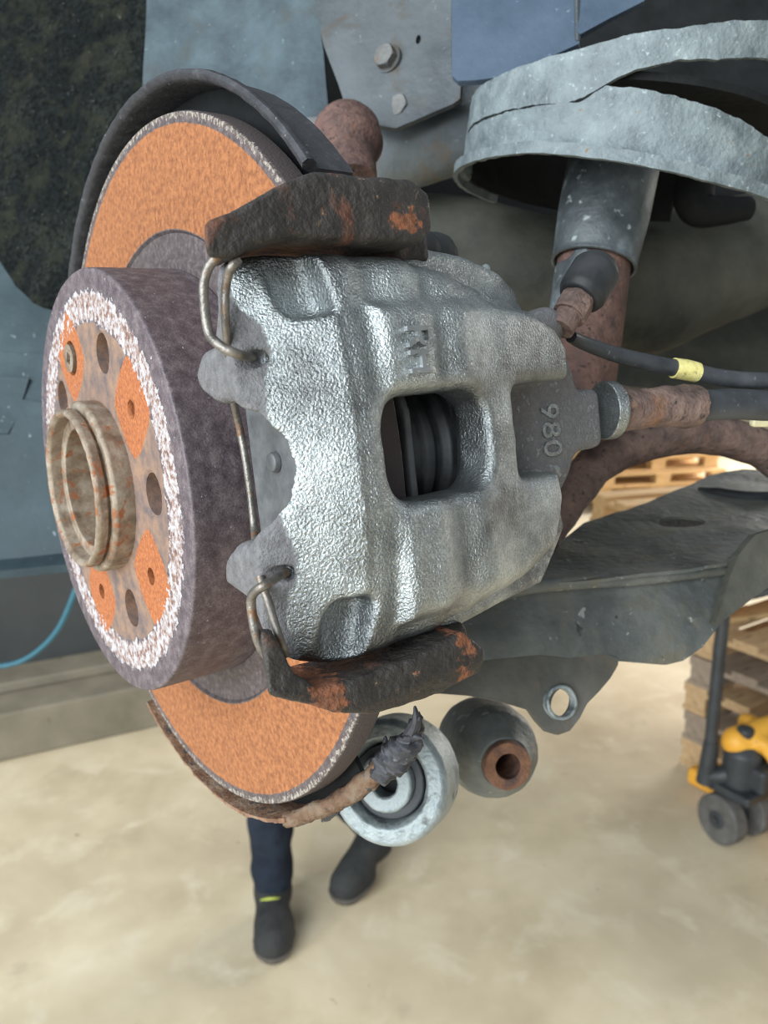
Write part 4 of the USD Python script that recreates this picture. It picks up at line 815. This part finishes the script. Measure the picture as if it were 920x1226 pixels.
part(bp, 'bracket_plate', plate([(362, -160), (541, -160), (541, 88), (552, 100), (551, 118), (543, 124), (500, 142), (474, 153), (452, 150), (436, 147), (420, 146), (405, 100), (388, 55), (374, -10)], [((375, 0), .56), ((540, 0), .525), ((450, 140), .535)], .004, fine=.004, rough=.0012, rscale=40,
     disp=lambda x, y: -.010 * np.exp(-((x - .020) / .010) ** 2) + .004 * np.exp(-((x - .055) / .014) ** 2), holes=[ell(501, 47, 3, 6, 10, 10)]), 'grey_seal', 35)
for q in ((465, 71), (481, 131)):
    b0 = at(q[0], q[1], .536); bn = -np.cross(at(540, 0, .525) - at(375, 0, .56), at(450, 140, .535) - at(375, 0, .56)); bn /= np.linalg.norm(bn); bn *= np.sign(bn @ (CAM - b0))
    bn = bn + np.array([-.25, 0, 0]); bn /= np.linalg.norm(bn)
    bo = part(bp, 'washer', turned([(0, -.004), (.0095, -.004), (.0092, .0012), (0, .0012)], b0, bn, 40, .0006), 'grey_seal', 40)
    part(bo, 'bolt_head', hexnut(b0 + bn * .001, bn, .0076, .0055), 'bolt_steel', 30)
bpn = thing('seam_panel', 'smooth blue grey body panel with pressed ribs above the spring cup', 'panel', at(620, 30, .5))
part(bpn, 'panel', plate([(541, -160), (698, -160), (694, 52), (672, 62), (640, 77), (616, 87), (600, 92), (570, 96), (548, 97), (541, 90)], [((541, 0), .50), ((695, 0), .475), ((600, 90), .478)], .004, fine=.004, disp=lambda x, y: .0022 * np.exp(-((x - .017) / .003) ** 2) + .0016 * np.exp(-((x - .036) / .0018) ** 2)), 'blue_seal', 35)
part(bpn, 'side_panel', plate([(692, -160), (800, -160), (772, 1), (730, 22), (695, 41), (691, 38)], [((692, 0), .472), ((780, -20), .47), ((700, 40), .468)], .004, fine=.006), 'blue_seal', 35)
part(bpn, 'seam_lip', tube([at(690, -60, .4725), at(691, 0, .472), at(692, 50, .47)], .0016, 8), 'grey_seal', 40)
single('chassis_rail', 'round blue grey chassis rail running behind the bracket', 'rail',
       roughen(tube([at(360, 190, .60), at(450, 186, .585), at(520, 165, .575), at(580, 135, .57), at(660, 90, .57)], [.026, .027, .028, .030, .032], 40, 12), .0014, 60, 5), 'rail_seal', 60)
single('crossmember', 'dull grey green crossmember sloping behind the shock absorber', 'crossmember',
       roughen(tube([at(455, 262, .64), at(540, 290, .63), at(640, 330, .62), at(740, 352, .62), at(830, 325, .63), at(960, 285, .66), at(1060, 260, .68), at(1400, 230, .80)], [.020, .034, .045, .048, .046, .042, .040, .04], 48, 12), .003, 25, 6), 'brown_seal', 60)
single('upper_link', 'dark curved suspension link across the back of the spring cup', 'link',
       roughen(tube([at(700, 255, .78), at(780, 276, .77), at(860, 277, .76), at(930, 250, .77), at(1020, 190, .80)], [.014, .022, .022, .02, .02], 32, 12), .002, 40, 8), 'brown_seal', 60)
single('spring_stop', 'small dark moulded stop hanging inside the spring cup', 'stop', roughen(tube([at(835, 195, .56), at(832, 240, .56), at(845, 252, .56), at(895, 250, .57)], [.012, .013, .011, .008], 20, 10), .001, 60, 3), 'dark_steel', 60)
fp = thing('floor_pan', 'dull grey underbody floor pan with a pressed crease behind the hoses', 'floor pan', at(840, 420, .78))
part(fp, 'floor_panel', plate([(690, 300), (1500, 230), (1500, 470), (900, 470), (800, 468), (742, 462), (735, 455), (744, 395)], [((740, 430), .76), ((1000, 430), .76), ((900, 330), .80)], .005, fine=.008, rough=.004, rscale=16, disp=lambda x, y: .006 / (1 + np.exp(-(y - .012 - .10 * x) / .002))), 'brown_seal', 40)
part(fp, 'rear_panel', plate([(340, -200), (1200, -200), (1200, 400), (760, 405), (560, 400), (440, 300), (340, 280)], [((400, 0), .86), ((1100, 0), .84), ((600, 380), .82)], .006, fine=.03, rough=.006, rscale=8), 'dark_steel', 40)
bump_ = thing('bump_stop', 'rounded rusty brown bump stop above the carrier arm', 'bump stop', at(412, 180, .50))
ba = at(413, 142, .52); bd_ = at(424, 222, .49) - ba; bd_ /= np.linalg.norm(bd_)
part(bump_, 'dome', turned([(0, 0), (.010, .001), (.017, .005), (.0205, .012), (.021, .020), (.020, .024), (0, .024)], ba, bd_, 56, .001), 'rusty_steel', 50)
part(bump_, 'neck', turned([(0, .023), (.0205, .023), (.0215, .026), (.019, .031), (.0155, .036), (.014, .060), (0, .060)], ba, bd_, 56, .001), 'rusty_steel', 50)
gp = thing('guide_pin_boot', 'black rubber guide pin boot behind the top of the caliper', 'boot', at(525, 305, .36))
ga = at(500, 300, .365); gd = at(548, 312, .385) - ga; gd /= np.linalg.norm(gd)
part(gp, 'boot', turned([(0, -.004), (.009, -.004), (.0096, .002), (.0086, .006), (.0098, .010), (.0096, .015), (.007, .020), (0, .021)], ga, gd, 40, .001), 'rubber', 40)
part(gp, 'pin_tip', turned([(0, 0), (.0022, 0), (.0022, .008), (.0014, .0095), (0, .0095)], at(576, 336, .375), at(585, 312, .38) - at(577, 332, .375), 20, .0006), 'zinc', 40, label='pale pin tip')

# ------------------------------------------------------------------ suspension arms
single('stabiliser_bar', 'pitted rusty brown bar curving down behind the caliper', 'bar',
       roughen(tube([at(650, 642, .470), at(670, 615, .476), at(690, 585, .48), at(718, 553, .49), at(770, 529, .50), at(840, 520, .51), at(905, 534, .52), at(1000, 575, .54), at(1200, 545, .62), at(1400, 495, .80)], [.0105, .0105, .0115, .0118, .012, .012, .0122, .0122, .0122, .0122], 40, 12), .0008, 140, 3), 'pitted_brown', 60)
z_top = 1.612
def on_level(px, py, z):
    r = ray(px, py); return CAM + (z - EYE) / r[2] * r
arm = thing('lower_control_arm', 'broad grey pressed steel lower control arm with a hole and a hanging tab', 'control arm', on_level(760, 660, z_top))
def flat(px, z, thick, holes=()):
    sh = Polygon([on_level(*q, z)[:2] for q in px]).buffer(0)
    for h_ in holes: sh = sh.difference(Polygon([on_level(*q, z)[:2] for q in h_]))
    sh = sh.buffer(-.001).buffer(.001)
    cs = CrossSection([np.asarray(sh.exterior.coords)[:-1]] + [np.asarray(i.coords)[:-1] for i in sh.interiors], m3.FillRule.EvenOdd)
    mf = Manifold.extrude(cs, thick).translate([0, 0, z - thick]).refine_to_length(.006)
    m = trimesh.Trimesh(*meshkit.arrays(mf)[:2], process=False); v = np.asarray(m.vertices).copy()
    v[:, 2] += .0025 * (2 * meshkit.fbm(np.c_[v[:, :2] * 22, np.zeros(len(v))], 2, 3) - 1)
    q = (v - on_level(680, 672, z)) 
    m.vertices = v; return m
part(arm, 'top_plate', flat([(600, 706), (650, 697), (760, 690), (872, 676), (980, 640), (1350, 560), (1350, 530), (950, 566), (890, 562), (850, 570), (800, 592), (750, 612), (700, 626), (672, 644), (600, 664)], z_top, .0018, [ell(816, 625, 29, 7, -2)]), 'arm_seal', 40)
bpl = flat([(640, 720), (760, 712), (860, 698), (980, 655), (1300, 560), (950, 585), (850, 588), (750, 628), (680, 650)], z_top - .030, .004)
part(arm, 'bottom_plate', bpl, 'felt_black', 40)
part(arm, 'top_rib', roughen(tube([on_level(975, 590, z_top), on_level(915, 598, z_top), on_level(860, 592, z_top), on_level(838, 586, z_top)], [.004, .006, .005, .002], 14), .0005, 80, 2), 'rubber', 60)
part(arm, 'front_flange', plate([(520, 760), (560, 735), (618, 706), (660, 698), (760, 693), (876, 680), (866, 712), (856, 745), (836, 775), (815, 791), (795, 796), (770, 794), (745, 792), (700, 790), (640, 784), (580, 790), (520, 800)],
     [((620, 710), .430), ((870, 690), .470), ((680, 870), .425)], .004, fine=.004, rough=.0012, rscale=40, seed=4, disp=lambda x, y: .006 * np.exp(-((y + .028) / .02) ** 2)), 'arm_seal', 40)
part(arm, 'tab_bracket', plate([(520, 770), (600, 762), (660, 766), (700, 776), (738, 788), (737, 796), (728, 812), (716, 828), (703, 842), (694, 860), (682, 875), (668, 880), (655, 876), (644, 864), (634, 850), (600, 840), (560, 833), (520, 830)],
     [((620, 710), .427), ((870, 690), .467), ((680, 870), .422)], .004, holes=[ell(672, 841, 13, 18, 12)], fine=.004, rough=.0012, rscale=40, seed=7, disp=lambda x, y: .003 * np.exp(-((y + .045) / .012) ** 2)), 'tab_seal', 40, label='brownish lower bracket with the tab')
part(arm, 'flange_lip', roughen(tube([at(600, 713, .425), at(650, 701, .430), at(760, 692, .447), at(860, 680, .464), at(890, 668, .472)], [.003, .0036, .0042, .0045, .004], 16), .0003, 90, 4), 'arm_seal', 60)
part(arm, 'side_gusset', plate([(850, 752), (868, 700), (884, 665), (905, 640), (1000, 610), (1000, 665), (920, 700), (885, 724), (862, 742), (852, 752)], [((860, 740), .440), ((920, 640), .455), ((930, 690), .455)], .005, fine=.005, rough=.001, rscale=50, disp=lambda x, y: .004 * np.exp(-(y / .02) ** 2)), 'brown_seal', 40)
ta = at(672, 841, .4190); tn = np.cross(at(870, 690, .470) - at(620, 710, .430), at(680, 870, .425) - at(620, 710, .430)); tn /= np.linalg.norm(tn); tn *= np.sign(tn @ (CAM - ta))
part(arm, 'tab_ring', roughen(turned([(.0066, -.003), (.0088, -.003), (.0086, .0016), (.0070, .0018)], ta, tn, 48, .0006), .0003, 300, 3), 'zinc', 40, label='pale blue worn ring around the tab hole')
b1 = thing('arm_bushing', 'conical grey bushing with a rusty inner sleeve below the control arm', 'bushing', at(590, 890, .48))
ax1 = at(604, 913, .452) - at(574, 884, .50); L1 = np.linalg.norm(ax1); ax1 /= L1; o1 = at(574, 884, .50)
part(b1, 'outer_sleeve', roughen(turned([(0, -.012), (.018, -.012), (.0245, -.004), (.0262, .006), (.0262, .026), (.0240, .036), (.0175, .044), (.0140, .0500), (.0126, .0500), (.0126, -.010), (0, -.012)], o1, ax1, 72, .0015), .0009, 110, 3), 'arm_seal', 50)
part(b1, 'inner_sleeve', roughen(turned([(.0068, .020), (.0128, .020), (.0128, .0560), (.0068, .0560)], o1, ax1, 56, .0008), .0004, 260, 4), 'rusty_orange', 40, label='rusty inner sleeve')
part(b1, 'bore', turned([(0, .020), (.007, .020), (.007, .0225), (0, .0225)], o1, ax1, 32, .0002), 'dark_steel', 40)
b2 = thing('ball_joint_bushing', 'pale galvanised round bushing hanging under the disc', 'bushing', at(475, 935, .42))
o2 = at(462, 938, .405); ax2 = at(462, 938, .405) - at(497, 915, .45); ax2 /= np.linalg.norm(ax2)
part(b2, 'outer_ring', roughen(turned([(.018, -.030), (.029, -.030), (.0305, -.024), (.0305, -.003), (.0285, .0), (.0215, .0008), (.0195, -.003), (.018, -.012)], o2, ax2, 96, .0012), .0004, 140, 5), 'zinc', 40)
part(b2, 'groove_ring', turned([(.0135, -.02), (.0182, -.02), (.0182, -.0045), (.0135, -.0035)], o2, ax2, 72, .001), 'hose_rubber', 40)
part(b2, 'inner_sleeve', roughen(turned([(.0062, -.022), (.0138, -.022), (.0138, .0012), (.0128, .0022), (.0070, .0022), (.0062, .001)], o2, ax2, 64, .0008), .0003, 260, 6), 'zinc', 40)
part(b2, 'bore', turned([(0, -.020), (.0064, -.020), (.0064, -.008), (0, -.008)], o2, ax2, 32, .0002), 'dark_steel', 40)
kn = sdf_mesh(lambda X, Y, Z: smin(smin(smax(np.sqrt(Y ** 2 + Z ** 2) - .062, np.maximum(.0245 - X, X - .085), .008), capsule(X, Y, Z, (.05, -.02, .02), (.12, -.03, .06), .028, .022), .02), capsule(X, Y, Z, (.05, .02, 0), (.07, .09, -.03), .028, .018), .02), (.02, -.16, -.07), (.15, .15, .12), .003)
single('wheel_knuckle', 'dark cast wheel knuckle behind the splash shield', 'knuckle', roughen(xf(kn, WHEEL), .0012, 60, 3), 'dark_steel', 50)
ub = thing('car_underbody', 'dark underside of the raised car above the suspension', 'car body', (1.0, 2.0, 2.0))
part(ub, 'underbody_shell', box((-.30, .95, 2.30), (1.7, 4.2, 2.42), .03), 'dark_steel', 40)
part(ub, 'sill', box((-.46, 1.1, 2.1), (-.28, 4.2, 2.42), .03), 'dark_steel', 40)
